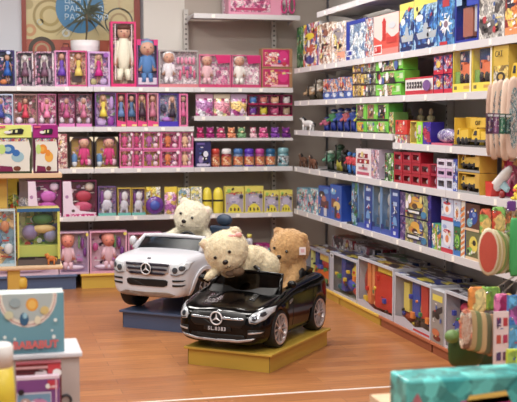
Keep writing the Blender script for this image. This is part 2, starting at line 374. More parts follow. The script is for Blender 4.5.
def doll_geo(t, kind, cx, y, z0, h, skin, hair, dress, lat=1.0):
    """a doll packed in its box: body > hair, clothes.  kind: fashion / baby / toddler"""
    sk = mk(skin, .5); g = G()
    if kind == 'fashion':
        r = h * .085
        g.ell((cx, y, z0 + h * .87), (r, r, r * 1.2), sk).tube([(cx, y, z0 + h * .8), (cx, y, z0 + h * .72)], r * .35, sk)
        g.ell((cx, y, z0 + h * .64), (h * .075, h * .04, h * .12), sk)
        for s in (-1, 1):
            g.tube([(cx + s * h * .07, y, z0 + h * .72), (cx + s * h * .12, y, z0 + h * .58), (cx + s * h * .13, y, z0 + h * .42)], [h * .024, h * .02, h * .015], sk, 6)
            g.tube([(cx + s * h * .03, y, z0 + h * .45), (cx + s * h * .035, y, z0 + h * .22), (cx + s * h * .04, y, z0 + h * .02)], [h * .035, h * .026, h * .018], sk, 6)
        b = g.build('doll', t)
        G().ell((cx, y + r * .45, z0 + h * .88), (r * 1.35, r * .9, r * 1.5), mk(hair, .6)).ell((cx - r, y + r * .5, z0 + h * .74), (r * .5, r * .5, r * 1.8), mk(hair, .6)).ell((cx + r, y + r * .5, z0 + h * .74), (r * .5, r * .5, r * 1.8), mk(hair, .6)).build('hair', b)
        g = G(); g.lathe([(h * .055, z0 + h * .76), (h * .08, z0 + h * .68), (h * .05, z0 + h * .56), (h * .1, z0 + h * .45), (h * .15, z0 + h * .28), (h * .0, z0 + h * .29)], mk(dress, .5), (cx, y - .002, 0), 10)
        g.build('dress', b)
    else:
        r = h * (.17 if kind == 'baby' else .12)
        hz = z0 + h - r * 1.25
        g.ell((cx, y, hz), (r, r * .9, r * 1.02), sk).tube([(cx, y, hz - r * .5), (cx, y, hz - r * 1.2)], r * .4, sk)
        g.ell((cx, y - r * .88, hz - r * .15), (r * .13, r * .12, r * .12), sk)
        for s in (-1, 1):
            g.ell((cx + s * r * .38, y - r * .78, hz + r * .05), (r * .12, r * .08, r * .1), mk((40, 40, 60), .3), 6, 4)
            g.tube([(cx, y, hz - r * .95), (cx + s * h * .1 * lat, y, z0 + h * .5), (cx + s * h * .17 * lat, y - h * .03, z0 + h * .3)], [h * .03, h * .035, h * .05 * lat], sk, 6)
        g.ell((cx, y - r * .82, hz - r * .48), (r * .2, r * .08, r * .07), mk((196, 90, 100), .5), 6, 4)
        b = g.build('doll', t)
        g = G()
        if kind == 'baby': g.ell((cx, y + r * .22, hz + r * .28), (r * 1.12, r * .95, r * .98), mk(hair, .7))
        else: g.ell((cx, y + r * .28, hz + r * .12), (r * 1.2, r * .95, r * 1.15), mk(hair, .7)).ell((cx, y - r * .2, hz + r * .62), (r * 1.02, r * .8, r * .5), mk(hair, .7))
        g.build('bonnet' if kind == 'baby' else 'hair', b)
        g = G(); dm = mk(dress, .7, mottle=.12, scale=60)
        top = hz - r * .9
        g.ell((cx, y, (z0 + h * .18 + top) / 2 + h * .04), (h * .14 * lat, h * .09, (top - z0 - h * .1) / 2), dm)
        for s in (-1, 1):
            g.tube([(cx + s * h * .1 * lat, y, top - h * .04), (cx + s * h * .17 * lat, y - h * .02, z0 + h * .33)], [h * .055 * lat, h * .045 * lat], dm, 7)
            g.tube([(cx + s * h * .06, y, z0 + h * .24), (cx + s * h * .08, y - h * .02, z0 + h * .06)], [h * .065, h * .05], dm, 7)
        g.build('clothes', b)
    return b
def window_box(label, cat, loc, rz, w, d, h, frame, back, content, name='doll_box', group=None, fr=.06, items=(), film=True, top=None):
    """card box with an open window: frame, lining, contents, clear film"""
    t = thing(name, label, cat, loc, rz, group); g = G(); fm = mk(frame, .35) if isinstance(frame, tuple) else frame
    fx = min(fr * w, .02) if fr < .2 else fr * w; fb = max(fx, h * .05); ft = max(fx, h * (top or .03))
    g.box(0, .003, 0, d, 0, h, fm).box(w - .003, w, 0, d, 0, h, fm).box(.003, w - .003, 0, d, 0, .003, fm).box(.003, w - .003, 0, d, h - .003, h, fm).box(.003, w - .003, d - .003, d, .003, h - .003, fm)
    g.box(.003, fx, 0, .002, .003, h - .003, fm).box(w - fx, w - .003, 0, .002, .003, h - .003, fm).box(fx, w - fx, 0, .002, .003, fb, fm).box(fx, w - fx, 0, .002, h - ft, h - .003, fm)
    g.build('box_body', t)
    ln = min(d - .006, max(.05, d * .5)); bm_ = back if not isinstance(back, tuple) else mk(back, .5)
    g = G(); g.box(.003, w - .003, ln, ln + .002, .003, h - .003, bm_).box(.003, w - .003, .004, ln, .003, .004, bm_)
    art(g, w, h, ln - .0004, busy(w, h, 26, [(236, 226, 232), (60, 30, 60), (226, 120, 170), (240, 210, 226), (150, 90, 160), (250, 244, 240)] if name in ('doll_box', 'gift_box', 'plush_box') else [(226, 226, 230), (40, 40, 50), (214, 60, 50), (226, 196, 60), (60, 90, 180), (90, 150, 90)])); g.build('lining', t)
    for c in content:
        k = c[0]
        if k in ('fashion', 'baby', 'toddler'):
            _, u, sz, skin, hair, dress = c; doll_geo(t, k, u * w, ln * .55, fb, sz * h, skin, hair, dress, min(1, max(.5, (min(u, 1 - u) * w - .006) / (sz * h * .22))))
        elif k == 'acc':           # (acc, u, v, ru, rv, colour): a small packed accessory
            _, u, v, ru, rv, col = c
            g = G(); g.ell((u * w, ln * .6, v * h), (ru * w, ln * .3, rv * h), mk(col, .45) if isinstance(col, tuple) else col, 8, 6); g.build('accessory', t)
        elif k == 'blk':
            _, u0, v0, u1, v1, col = c
            G().box(u0 * w, u1 * w, ln * .25, ln * .95, v0 * h, v1 * h, mk(col, .45) if isinstance(col, tuple) else col).build('accessory', t)
        elif k == 'truck':
            _, u0, v0, u1, v1, c1, c2 = c; truck_geo(t, u0 * w, u1 * w, v0 * h + .001, v1 * h, .01, ln - .005, c1, c2)
    if items:
        g = G(); art(g, w, h, -.0004, items); g.build('print', t)
    if film: G().box(fx, w - fx, .0022, .0028, fb, h - ft, FILM).build('window_film', t)
    return t
def truck_geo(t, x0, x1, z0, z1, y0, y1, c1, c2, name='toy_truck'):
    w = x1 - x0; h = z1 - z0; wr = min(h * .24, w * .17); g = G(); m1, m2 = mk(c1, .35), mk(c2, .35)
    g.box(x0, x1, y0 + .004, y1, z0 + wr * .9, z0 + wr * 1.5, m2)
    g.prism([(x0 + w * .02, z0 + wr * 1.5), (x0 + w * .3, z0 + wr * 1.5), (x0 + w * .3, z1), (x0 + w * .1, z1), (x0 + w * .02, z0 + h * .65)], y0 + .006, y1 - .002, m1)
    g.prism([(x0 + w * .36, z0 + wr * 1.5), (x1, z0 + wr * 1.7), (x1 + w * .0, z0 + h * .95), (x0 + w * .34, z0 + h * .85)], y0 + .004, y1 - .002, m1)
    b = g.build(name, t)
    for u in (.18, .55, .84): G().lathe([(0, y0), (wr * .5, y0), (wr, y0 + .004), (wr, y0 + .02), (0, y0 + .02)], mk((26, 26, 28), .7), (x0 + w * u, 0, z0 + wr), 12, 'y').build('wheel', b)
    G().prism([(x0 + w * .08, z0 + h * .62), (x0 + w * .2, z0 + h * .62), (x0 + w * .2, z0 + h * .9), (x0 + w * .13, z0 + h * .9)], y0 + .003, y0 + .008, mk((50, 56, 64), .2)).build('cab_window', b)
    return b
def jar(label, loc, rz, w, h, lidc, bodyc, body_pal, name='toy_jar', group=None):
    t = thing(name, label, 'toy jar', loc, rz, group); r = w * .47; c = (w / 2, r + .004, 0)
    G().lathe([(0, 0), (r * .9, 0), (r, h * .04), (r, h * .62), (r * .86, h * .7), (0, h * .7)], mk(bodyc, .2, coat=.5), c, 16).build('jar_body', t)
    G().lathe([(r * 1.015, h * .1), (r * 1.015, h * .56)], pr(body_pal, 60), c, 16).build('sleeve', t)
    G().lathe([(r * .9, h * .7), (r * .97, h * .72), (r * .97, h * .9), (r * .8, h * .98), (0, h)], mk(lidc, .3, coat=.4), c, 16).build('lid', t)
    return t
def plush(label, loc, rz, w, h, c1, c2, cat='plush toy', name='small_plush', ears='round', group=None, ped=None):
    """small soft toy: body > head (> ears, muzzle, eyes)"""
    t = thing(name, label, cat, loc, rz, group); m1, m2 = mk(c1, .85, mottle=.12, scale=80), mk(c2, .85)
    d = w * .5; g = G()
    g.ell((w / 2, d, h * .24), (w * .36, w * .34, h * .24), m1)
    for s in (-1, 1):
        g.ell((w / 2 + s * w * .3, d - w * .22, h * .09), (w * .13, w * .2, h * .09), m1, 8, 5).ell((w / 2 + s * w * .36, d - w * .1, h * .3), (w * .1, w * .12, h * .13), m1, 8, 5)
    g.build('body', t)
    g = G(); g.ell((w / 2, d - w * .04, h * .64), (w * .38, w * .34, h * .27), m1); hd = g.build('head', t)
    for s in (-1, 1):
        G().ell((w / 2 + s * w * .28, d, h * (.88 if ears == 'round' else .9)), (w * .11, w * .06, h * (.09 if ears == 'round' else .14)), m2, 8, 5).build('ear', hd)
        G().ell((w / 2 + s * w * .15, d - w * .35, h * .68), (w * .045, w * .03, h * .035), mk((20, 20, 24), .2), 6, 4).build('eye', hd)
    G().ell((w / 2, d - w * .34, h * .55), (w * .16, w * .1, h * .09), m2, 8, 5).build('muzzle', hd)
    return t
def figure(label, loc, rz, w, h, body, legs, head, helmet=None, name='toy_figure', group=None, cat='toy figure', wide=False, weapon=None):
    """standing toy figure: torso, head, two arms, two legs, stand"""
    t = thing(name, label, cat, loc, rz, group); cx = w / 2; d = w * .35
    G().lathe([(0, 0), (w * .46, 0), (w * .44, h * .03), (0, h * .03)], mk((40, 42, 50), .5), (cx, w * .46, 0), 12).build('stand', t); d = w * .46
    G().lathe([(w * .15, h * .42), (w * .2, h * .5), (w * .17, h * .58), (w * .29, h * .74), (w * .1, h * .8), (0, h * .8)], mk(body, .4), (cx, d, 0), 8).build('torso', t)
    hd = G().ell((cx, d, h * .89), (w * .15, w * .15, h * .1), mk(head, .5)).build('head', t)
    if helmet: G().ell((cx, d + .003, h * .92), (w * .18, w * .17, h * .09), mk(helmet, .3)).build('helmet', hd)
    for s in (-1, 1):
        G().tube([(cx + s * w * .26, d, h * .73), (cx + s * w * .38, d - w * .05, h * .58), (cx + s * w * .34, d - w * .25, h * .46)], [w * .09, w * .075, w * .06], mk(body, .4), 7).build('arm', t)
        G().tube([(cx + s * w * .1, d, h * .44), (cx + s * w * .16, d - w * .02, h * .24), (cx + s * w * .18, d, h * .03)], [w * .11, w * .1, w * .09], mk(legs, .4), 7).build('leg', t)
    if weapon: G().tube([(cx + w * .34, d - w * .3, h * .3), (cx + w * .4, d - w * .32, h * .98)], w * .035, mk(weapon, .4), 6).build('staff', t)
    return t
def animal(label, loc, rz, w, h, c1, c2, cat='toy animal', name='toy_animal', mane=None, group=None):
    """standing four-legged toy facing left: body, head, four legs, tail"""
    t = thing(name, label, cat, loc, rz, group); m1, m2 = mk(c1, .7, mottle=.15, scale=50), mk(c2, .7); d = h * .22
    G().ell((w * .54, d, h * .52), (w * .34, h * .2, h * .24), m1).tube([(w * .32, d, h * .56), (w * .2, d, h * .82)], [h * .17, h * .13], m1).build('body', t)
    hd = G().ell((w * .15, d, h * .84), (w * .14, h * .1, h * .1), m1).ell((w * .05, d, h * .8), (w * .05, h * .07, h * .06), m2).build('head', t)
    for s in (-1, 1): G().ell((w * .22, d + s * h * .06, h * .94), (w * .025, h * .03, h * .06), m2, 6, 4).build('ear', hd)
    for x in (.32, .76):
        for s in (-1, 1): G().tube([(w * x, d + s * h * .09, h * .45), (w * x, d + s * h * .1, h * .2), (w * x, d + s * h * .1, 0)], [h * .1, h * .075, h * .08], m1, 7).build('leg', t)
    G().tube([(w * .84, d, h * .58), (w * .95, d, h * .5), (w * .95, d, h * .25)], [h * .04, h * .06, h * .02], mk(mane, .8) if mane else m2, 7).build('tail', t)
    if mane: G().tube([(w * .22, d + .002, h * .97), (w * .34, d + .002, h * .78), (w * .4, d, h * .66)], [h * .06, h * .09, h * .05], mk(mane, .8), 7).build('mane', t)
    return t
def toy_bag(label, loc, rz, w, d, h, header, pal, cat='bagged toy', name='toy_bag', group=None, seethrough=True):
    """printed pouch: swollen bag under a folded card header"""
    t = thing(name, label, cat, loc, rz, group); g = G(); n = 8; vs = []; fs = []
    hh = h * .82
    for j in range(n + 1):
        v = j / n; th = math.sin(PI * min(1, v * 1.02 + .04)) ** .6 if v < 1 else .05; 
        for i in range(n + 1):
            u = i / n; bul = (math.sin(PI * u)) ** .5 * th if 0 < u < 1 else 0
            vs.append((u * w, d * .5 - bul * d * .45, v * hh))
    k = len(vs)
    vs += [(x, d - y, z) for x, y, z in vs]
    for j in range(n):
        for i in range(n):
            a = j * (n + 1) + i; fs += [(a, a + 1, a + n + 2, a + n + 1), (k + a, k + a + n + 1, k + a + n + 2, k + a + 1)]
    g.add(vs, fs, pr(pal, 3.2 / w, .18), True).build('bag', t)
    G().box(.0, w, d * .5 - .004, d * .5 + .004, hh * .96, h, mk(header, .35) if isinstance(header, tuple) else header).build('header_card', t)
    return t
# ---------------------------------------------------------------- placing along the rows
LASTPL = {}
def bx(x0, x1, ytop, z, Y=None, ybot=None):
    """a place on the back wall's shelf: pixel extent -> location, width, height"""
    Y = Y or D + .012
    a = at_y(x0, ytop, Y); b = at_y(x1, ytop, Y)
    zb = at_y((x0 + x1) / 2, ybot, Y).z if ybot else z + .0005
    return dict(loc=(a.x + .0008, Y, zb), rz=0, w=b.x - a.x - .0016, h=at_y((x0 + x1) / 2, ytop, Y).z - zb)
def rx(x0, x1, ytop, z, X=None, ybot=None):
    """a place on the right wall's shelf"""
    X = X or W + .012
    a = at_x(x0, ytop, X); b = at_x(x1, ytop, X)
    zb = at_x((x0 + x1) / 2, ybot, X).z if ybot else z + .0005
    return dict(loc=(X, a.y - .0008, zb), rz=-PI / 2, w=a.y - b.y - .0016, h=at_x((x0 + x1) / 2, ytop, X).z - zb)
# ================================================================= back wall goods
SKIN = (206, 152, 128)
PINK, FUCH, LIL, MAG = (226, 110, 160), (206, 30, 110), (186, 130, 196), (150, 30, 110)
def C(label, cat, place, d, side, face, items=(), **k): return carton(label, cat, place['loc'], place['rz'], place['w'], d, place['h'], side, face, items, **k)
def WB(label, cat, place, d, frame, back, content, **k): return window_box(label, cat, place['loc'], place['rz'], place['w'], d, place['h'], frame, back, content, **k)
def J(fn, label, place, *a, **k): return fn(label, place['loc'], place['rz'], place['w'], *a, **k)
GREYPINK = pr([(150, 120, 140), (120, 96, 120), (190, 170, 186), (96, 70, 96), (200, 150, 176)], 45)
PINKP = pr([(226, 120, 166), (240, 190, 208), (196, 60, 120), (236, 216, 220), (170, 90, 130)], 38)
LILP = pr([(200, 160, 214), (170, 110, 190), (236, 210, 236), (220, 130, 190), (130, 90, 170)], 38)
PALEP = pr([(240, 224, 228), (236, 190, 206), (250, 240, 240), (214, 150, 180)], 40)
# --- top row
p = bx(-14, 14.5, 50, Z1); WB('dark blue doll box at the far left of the top shelf', 'doll box', p, .09, (50, 40, 110), pr([(30, 40, 90), (60, 70, 150), (20, 20, 40)], 30), [('fashion', .74, .86, SKIN, (30, 26, 30), (24, 90, 190)), ('acc', .6, .12, .14, .08, (220, 120, 60))], items=[('e', .78, .93, .08, .05, (180, 190, 230))])
for i, (a, b) in enumerate(((16, 33.5), (34.5, 54))):
    WB(('silver-haired doll in a grey-purple box, right beside the dark blue box', 'silver-haired doll in a grey-purple box, next to the lilac ballerina doll')[i], 'doll box', bx(a, b, 51.5, Z1), .08, GREYPINK, pr([(90, 66, 90), (130, 100, 126), (60, 44, 66)], 35),
       [('fashion', .5, .86, (206, 196, 204), (222, 214, 208), (120, 76, 104)), ('acc', .78, .3, .1, .2, (170, 150, 170)), ('acc', .2, .16, .12, .1, (190, 110, 150))], items=[('r', .9, .5, .98, .95, (214, 200, 206))], fr=.09)
WB('slim lilac box with a violet-skirted doll', 'doll box', bx(54.4, 67.6, 50.5, Z1), .08, (222, 140, 196), LILP, [('fashion', .55, .9, SKIN, (130, 80, 60), (110, 60, 190))], fr=.1)
WB('doll in a yellow top in a pink and tan box with black boots', 'doll box', bx(68, 87, 50.5, Z1), .09, (206, 70, 130), pr([(206, 160, 130), (230, 180, 150), (170, 90, 90)], 30), [('fashion', .55, .9, SKIN, (190, 120, 60), (226, 200, 90)), ('blk', .2, .12, .7, .4, (70, 44, 44)), ('acc', .3, .1, .2, .06, (206, 170, 150))], fr=.08)
WB('lilac box with a doll in a fuchsia party dress', 'doll box', bx(87.6, 110, 51.5, Z1), .09, (196, 150, 206), LILP, [('fashion', .5, .9, SKIN, (236, 206, 150), (214, 30, 140)), ('acc', .25, .14, .16, .1, (190, 180, 120)), ('acc', .7, .15, .2, .1, (200, 170, 220))], fr=.09, items=[('e', .82, .9, .12, .07, (150, 80, 180))])
WB('tall hot-pink window box with a big doll in a cream dress', 'doll box', bx(110.5, 136, 21.5, Z1), .13, (222, 36, 110), pr([(190, 150, 120), (150, 110, 90), (216, 190, 160)], 18), [('toddler', .52, .93, SKIN, (92, 50, 40), (228, 222, 200)), ('acc', .5, .55, .2, .04, (140, 160, 100))], fr=.17, items=[('r', .16, .1, .19, .96, (246, 214, 224)), ('r', .81, .1, .84, .96, (246, 214, 224))])
WB('baby doll in blue clothes in a box with magenta corners', 'doll box', bx(136.5, 158, 39.5, Z1), .11, (150, 60, 130), (80, 60, 120), [('baby', .5, .98, SKIN, (104, 160, 200), (74, 124, 190)), ('acc', .45, .38, .22, .1, (200, 176, 206)), ('blk', .05, .06, .95, .2, (232, 210, 232))], items=[('r', 0, .88, .2, 1, (216, 40, 120)), ('r', .8, .88, 1, 1, (216, 40, 120))], fr=.06)
p = bx(158.6, 198.5, 50, Z1); WB('grey-framed baby doll set with pink accessories in rows', 'doll box', p, .11, (168, 160, 160), pr([(216, 196, 204), (200, 176, 190), (230, 216, 220)], 30), [('baby', .26, .95, SKIN, (240, 236, 240), (236, 228, 236))] + [('acc', .55 + .09 * i, .35 + .12 * (i % 2), .035, .12, (232, 90, 140)) for i in range(5)] + [('acc', .5 + .1 * i, .72, .04, .1, (240, 140, 176)) for i in range(5)], items=[('r', 0, 0, 1, .09, (214, 120, 130))], fr=.04)
WB('baby doll in pink with a pink bonnet, magenta banner on its box', 'doll box', bx(199, 231, 54.5, Z1), .11, (214, 100, 140), PALEP, [('baby', .26, .97, SKIN, (240, 160, 176), (240, 190, 200)), ('blk', .55, .1, .9, .62, PINKP)], items=[('g', [(.5, .98), (.98, .98), (.98, .76), (.6, .72)], (216, 30, 110)), ('r', 0, 0, 1, .1, (206, 60, 110))], fr=.04)
WB('baby doll in white with a white bonnet, magenta banner on its box', 'doll box', bx(231.6, 261, 55, Z1), .11, (206, 90, 134), PALEP, [('baby', .28, .97, SKIN, (240, 234, 226), (244, 240, 234)), ('blk', .58, .1, .92, .62, PALEP)], items=[('g', [(.5, .98), (.98, .98), (.98, .76), (.56, .72)], (206, 26, 110)), ('r', 0, 0, 1, .1, (206, 60, 110))], fr=.04)
for i, (y0, y1) in enumerate(((68, None), (48.5, 67.6))):
    C(('lower of two stacked magenta gift boxes by the corner', 'upper of two stacked magenta gift boxes by the corner')[i], 'gift box', bx(261.8, 292.5, y0, Z1, ybot=y1), .12, (166, 120, 80), (170, 122, 84), [('r', .04, .06, .9, .94, (198, 30, 100)), ('r', .1, .14, .52, .8, pr([(226, 80, 120), (236, 150, 110), (240, 200, 190), (180, 40, 90)], 50)), ('e', .7, .58, .16, .3, (224, 50, 130)), ('r', .3, .06, .86, .16, (236, 170, 190))], name='gift_box')
# --- second row, left and middle bays
r2 = [(-12, 13, (180, 190, 220), pr([(60, 80, 160), (220, 224, 240), (90, 140, 180), (206, 120, 180)], 45), 'blue and white doll box at the left end of the second shelf', (210, 180, 230), (60, 70, 170)),
      (13.4, 37, (150, 110, 110), pr([(170, 120, 110), (206, 160, 140), (214, 110, 140), (120, 90, 80)], 40), 'wide rosy-brown box with a red-dressed doll, second shelf', (130, 60, 50), (226, 60, 90)),
      (37.6, 56, (170, 90, 130), PINKP, 'pink doll box with a white cake print at its foot, second shelf', (240, 150, 190), (244, 130, 180)),
      (58, 75, (110, 30, 70), pr([(206, 90, 140), (170, 60, 110), (236, 170, 200), (150, 110, 150)], 50), 'maroon-edged box with two pale round faces, second shelf', (180, 120, 160), (200, 80, 140)),
      (75.4, 92, (90, 40, 60), pr([(206, 130, 150), (110, 60, 80), (236, 200, 206), (150, 150, 180)], 50), 'dark box with a pink and white doll, last in the left bay', (230, 200, 210), (210, 110, 150))]
for a, b, fr, pal, lab, hr, dr in r2:
    t = WB(lab, 'doll box', bx(a, b, 94, Z2), .09, fr, pal, [('fashion', .5, .84, SKIN, hr, dr), ('acc', .22, .2, .16, .1, (236, 220, 236)), ('acc', .76, .18, .16, .1, (224, 190, 224)), ('acc', .25, .6, .1, .16, dr)], items=[('r', .03, .0, .97, .1, (220, 120, 190))], fr=.05)
WB('lavender box with a doll in a yellow dress above purple toys', 'doll box', bx(95, 116, 92.6, Z2), .1, (120, 70, 150), pr([(200, 170, 220), (110, 150, 90), (150, 90, 170)], 28), [('fashion', .4, .9, SKIN, (200, 150, 90), (240, 214, 70)), ('acc', .3, .14, .26, .13, (206, 170, 230)), ('acc', .76, .15, .18, .15, (160, 50, 180)), ('acc', .8, .7, .12, .2, (190, 150, 220))], fr=.05)
for i, (a, b, dr) in enumerate(((116.5, 126, (96, 130, 190)), (126.4, 137, (70, 110, 160)), (137.4, 147, (70, 40, 60)), (147.4, 158.4, (200, 110, 140)))):
    WB('slim pink fashion doll box, doll in %s, second shelf' % ('a red top and denim skirt', 'a pink top and blue trousers', 'dark lace', 'pale rose')[i], 'doll box', bx(a, b, 93, Z2), .07, ((190, 40, 90), (206, 90, 140), (176, 40, 90), (230, 150, 180))[i], ((120, 60, 90), (130, 90, 120), (110, 70, 86), (220, 170, 190))[i], [('fashion', .5, .9, SKIN, ((140, 90, 60), (60, 40, 40), (236, 200, 130), (160, 100, 60))[i], dr), ('acc', .5, .62, .22, .12, ((214, 50, 70), (226, 60, 110), (60, 40, 56), (230, 160, 180))[i])], items=[('g', [(.02, .02), (.98, .02), (.98, .14), (.02, .2)], (230, 60, 130)), ('r', .5, .02, .96, .07, (232, 214, 130))], fr=.1)
WB('blue-violet box with a dark silhouette cat and a pale doll', 'doll box', bx(158.8, 178.5, 93.5, Z2), .09, (90, 60, 160), pr([(150, 160, 200), (120, 120, 190), (190, 190, 220)], 25), [('fashion', .7, .88, SKIN, (236, 190, 190), (50, 34, 60)), ('acc', .25, .55, .16, .14, (50, 50, 90)), ('acc', .45, .22, .3, .07, (200, 120, 220))], items=[('r', 0, 0, 1, .16, (70, 50, 190))], fr=.04)
WB('narrow pink doll box turned sideways against the post, second shelf', 'doll box', bx(179, 188, 93.5, Z2), .12, (226, 110, 160), (150, 90, 120), [('fashion', .5, .9, SKIN, (90, 50, 60), (220, 90, 150))], fr=.2)
# --- right-hand bay: pouches and stacked plush
for i, (a, b, hd, pal) in enumerate(((196.5, 214, (214, 160, 196), [(230, 190, 214), (206, 90, 160), (236, 230, 240), (180, 120, 180)]), (214.6, 231, (226, 214, 190), [(236, 226, 150), (220, 110, 140), (244, 236, 226), (230, 150, 170)]), (231.6, 248, (200, 170, 206), [(214, 150, 206), (240, 216, 230), (180, 70, 140), (236, 200, 120)]))):
    J(toy_bag, ('pink and white toy pouch beside the post', 'creamy yellow and pink toy pouch between two pink ones', 'lilac toy pouch next to the small stacked plush')[i], bx(a, b, 94, ZS), .09, bx(a, b, 94, ZS)['h'], hd, pal)
k = 0
for a, b, up, lo in ((248.6, 258.6, (56, 120, 200), (120, 50, 170)), (259, 269.4, (226, 120, 100), (226, 210, 50)), (269.8, 281.5, (236, 180, 140), (210, 80, 130)), (282, 292.4, (226, 216, 216), (190, 160, 130))):
    un = ['blue and purple', 'orange and yellow', 'peach and pink', 'white and brown'][k]; k += 1
    for j, (y0, y1, c) in enumerate(((105.6, None, lo), (95, 104.6, up))):
        p = bx(a, b, y0, ZS, ybot=y1); t = WB('%s of two tiny boxed plush heads in the %s column' % (('lower', 'upper')[j], un), 'boxed plush', p, .07, (120, 20, 66), (90, 20, 50), [('acc', .5, .42, .4, .38, c), ('acc', .25, .75, .12, .14, c), ('acc', .75, .75, .12, .14, c), ('acc', .5, .22, .24, .12, (240, 224, 220))], items=[('r', 0, 0, 1, .12, (200, 30, 90))], fr=.06, name='plush_box')
cl = [(196.4, 205.5, (190, 30, 100), (230, 120, 170)), (206, 216, (170, 30, 120), (220, 140, 190)), (216.5, 227, (206, 70, 120), (240, 224, 220)), (227.5, 237, (230, 140, 100), (244, 200, 150)), (237.5, 247.6, (120, 170, 120), (244, 220, 170)), (250, 258, (236, 190, 200), (200, 80, 120)), (259, 270, (226, 90, 150), (244, 170, 200)), (271, 281.5, (130, 60, 170), (190, 130, 220)), (282, 292.5, (110, 30, 130), (210, 110, 190))]
cn = ['crimson', 'dark magenta', 'rose with a white face', 'orange', 'green with a cream top', 'white and rose', 'bright pink', 'violet', 'deep purple']
for (a, b, c1, c2), n in zip(cl, cn):
    J(plush, '%s small plush toy on the thin shelf' % n, bx(a, b, 126.5, ZT), bx(a, b, 126.5, ZT)['h'], c1, c2)
# --- third row
C('beige patterned toy box at the left end of the third shelf', 'toy box', bx(52, 67, 134, Z3), .1, (190, 160, 140), pr([(206, 170, 150), (170, 90, 100), (226, 200, 190)], 40))
for i, (a, b) in enumerate(((69.6, 93), (94.6, 118))):
    WB(('golden-backed baby doll box just left of the bay joint', 'golden-backed baby doll box just right of the bay joint')[i], 'doll box', bx(a, b, 137, Z3), .1, (52, 40, 40), (190, 150, 60), [('baby', .62, .95, SKIN, (236, 150, 160), (228, 50, 130)), ('acc', .2, .3, .14, .18, (90, 140, 200)), ('acc', .2, .16, .12, .12, (230, 232, 240)), ('acc', .82, .2, .16, .12, (240, 190, 210))], items=[('g', [(.0, 1), (.16, 1), (.0, .84)], (236, 222, 190)), ('g', [(1, 1), (.84, 1), (1, .84)], (236, 222, 190)), ('r', 0, 0, 1, .04, (236, 222, 190))], fr=.07)
cols = [(119.6, 133, (206, 160, 90), (222, 80, 140)), (133.4, 142.4, (206, 90, 140), (226, 60, 130)), (142.8, 160.5, (206, 176, 70), (190, 90, 170)), (160.9, 180, (206, 40, 120), (230, 120, 60)), (180.4, 193.2, (236, 130, 170), (240, 190, 150))]
cnm = ['tan-backed', 'slim rose', 'golden-backed', 'deep magenta', 'light pink']
for (a, b, bk, dr), n in zip(cols, cnm):
    for j, (y0, y1) in enumerate(((150.4, None), (132.2, 149.6))):
        WB('%s small doll box in the %s layer of the pink stack, middle bay' % (n, ('lower', 'upper')[j]), 'doll box', bx(a, b, y0, Z3, ybot=y1), .09, (232, 110, 166), bk, [('toddler', .38, .95, SKIN, (230, 190, 120), dr), ('acc', .76, .6, .16, .24, PINKP), ('acc', .75, .22, .15, .14, (244, 200, 220))], items=[('r', 0, 0, 1, .1, (236, 120, 180)), ('e', .9, .88, .09, .1, (244, 220, 232))], fr=.06)
C('midnight blue box with a black and white kitten print', 'toy box', bx(195.4, 211, 141, Z3), .09, (40, 36, 90), (44, 40, 100), [('e', .55, .4, .24, .18, (16, 16, 24)), ('e', .66, .5, .16, .12, (220, 222, 236)), ('e', .35, .3, .16, .14, (150, 130, 190)), ('r', .08, .04, .92, .14, (200, 190, 220)), ('r', .1, .86, .6, .93, (110, 90, 170))])
jn = [(211.6, 221, (206, 60, 50), (190, 80, 60), 'red'), (222, 233, (226, 220, 224), (150, 40, 50), 'white'), (234, 244.5, (60, 110, 180), (90, 110, 150), 'sky blue'), (245, 255.5, (90, 50, 190), (110, 70, 180), 'violet'), (256, 266, (190, 60, 150), (150, 60, 120), 'magenta'), (266.5, 277, (30, 90, 140), (50, 100, 140), 'deep teal blue')]
for a, b, lc, bc, n in jn:
    p = bx(a, b, 148.5, Z3); jar('clear toy jar with a %s lid and orange printed sleeve' % n, p['loc'], 0, p['w'], p['h'], lc, bc, [(206, 110, 60), (230, 150, 90), (190, 70, 60), (236, 200, 160)])
p = bx(278.6, 291, 147.5, Z3); jar('pale teal toy jar with black and white sleeve by the corner', p['loc'], 0, p['w'], p['h'], (120, 170, 180), (90, 140, 150), [(40, 50, 60), (226, 226, 230), (120, 170, 180)])
# --- fourth row
for i, (a, b) in enumerate(((27, 61.3), (62.6, 96.5))):
    WB(('magenta gift set with a shiny bulging film, behind the wooden rack', 'magenta gift set with white card and red toys, right of the shiny one')[i], 'gift box', bx(a, b, 180.5, Z4), .14, (110, 20, 70), ((150, 20, 110), (110, 24, 60))[i], [('acc', .62, .55, .26, .16, ((206, 90, 190), (190, 40, 70))[i]), ('acc', .6, .25, .3, .16, ((190, 60, 170), (206, 60, 110))[i]), ('acc', .8, .82, .14, .12, ((230, 200, 230), (226, 206, 190))[i]), ('blk', .3, .1, .5, .3, ((230, 190, 220), (240, 180, 200))[i])], items=[('g', [(.0, .0), (.98, .0), (.98, .1), (.5, .16), (.3, .34), (.24, .98), (.0, .98)], (226, 206, 226)), ('e', .12, .55, .05, .05, (170, 120, 170)), ('e', .3, .16, .05, .04, (80, 60, 60)), ('r', .0, .0, .98, .07, pr([(206, 30, 120), (240, 200, 220)], 70))], fr=.03, name='gift_box')
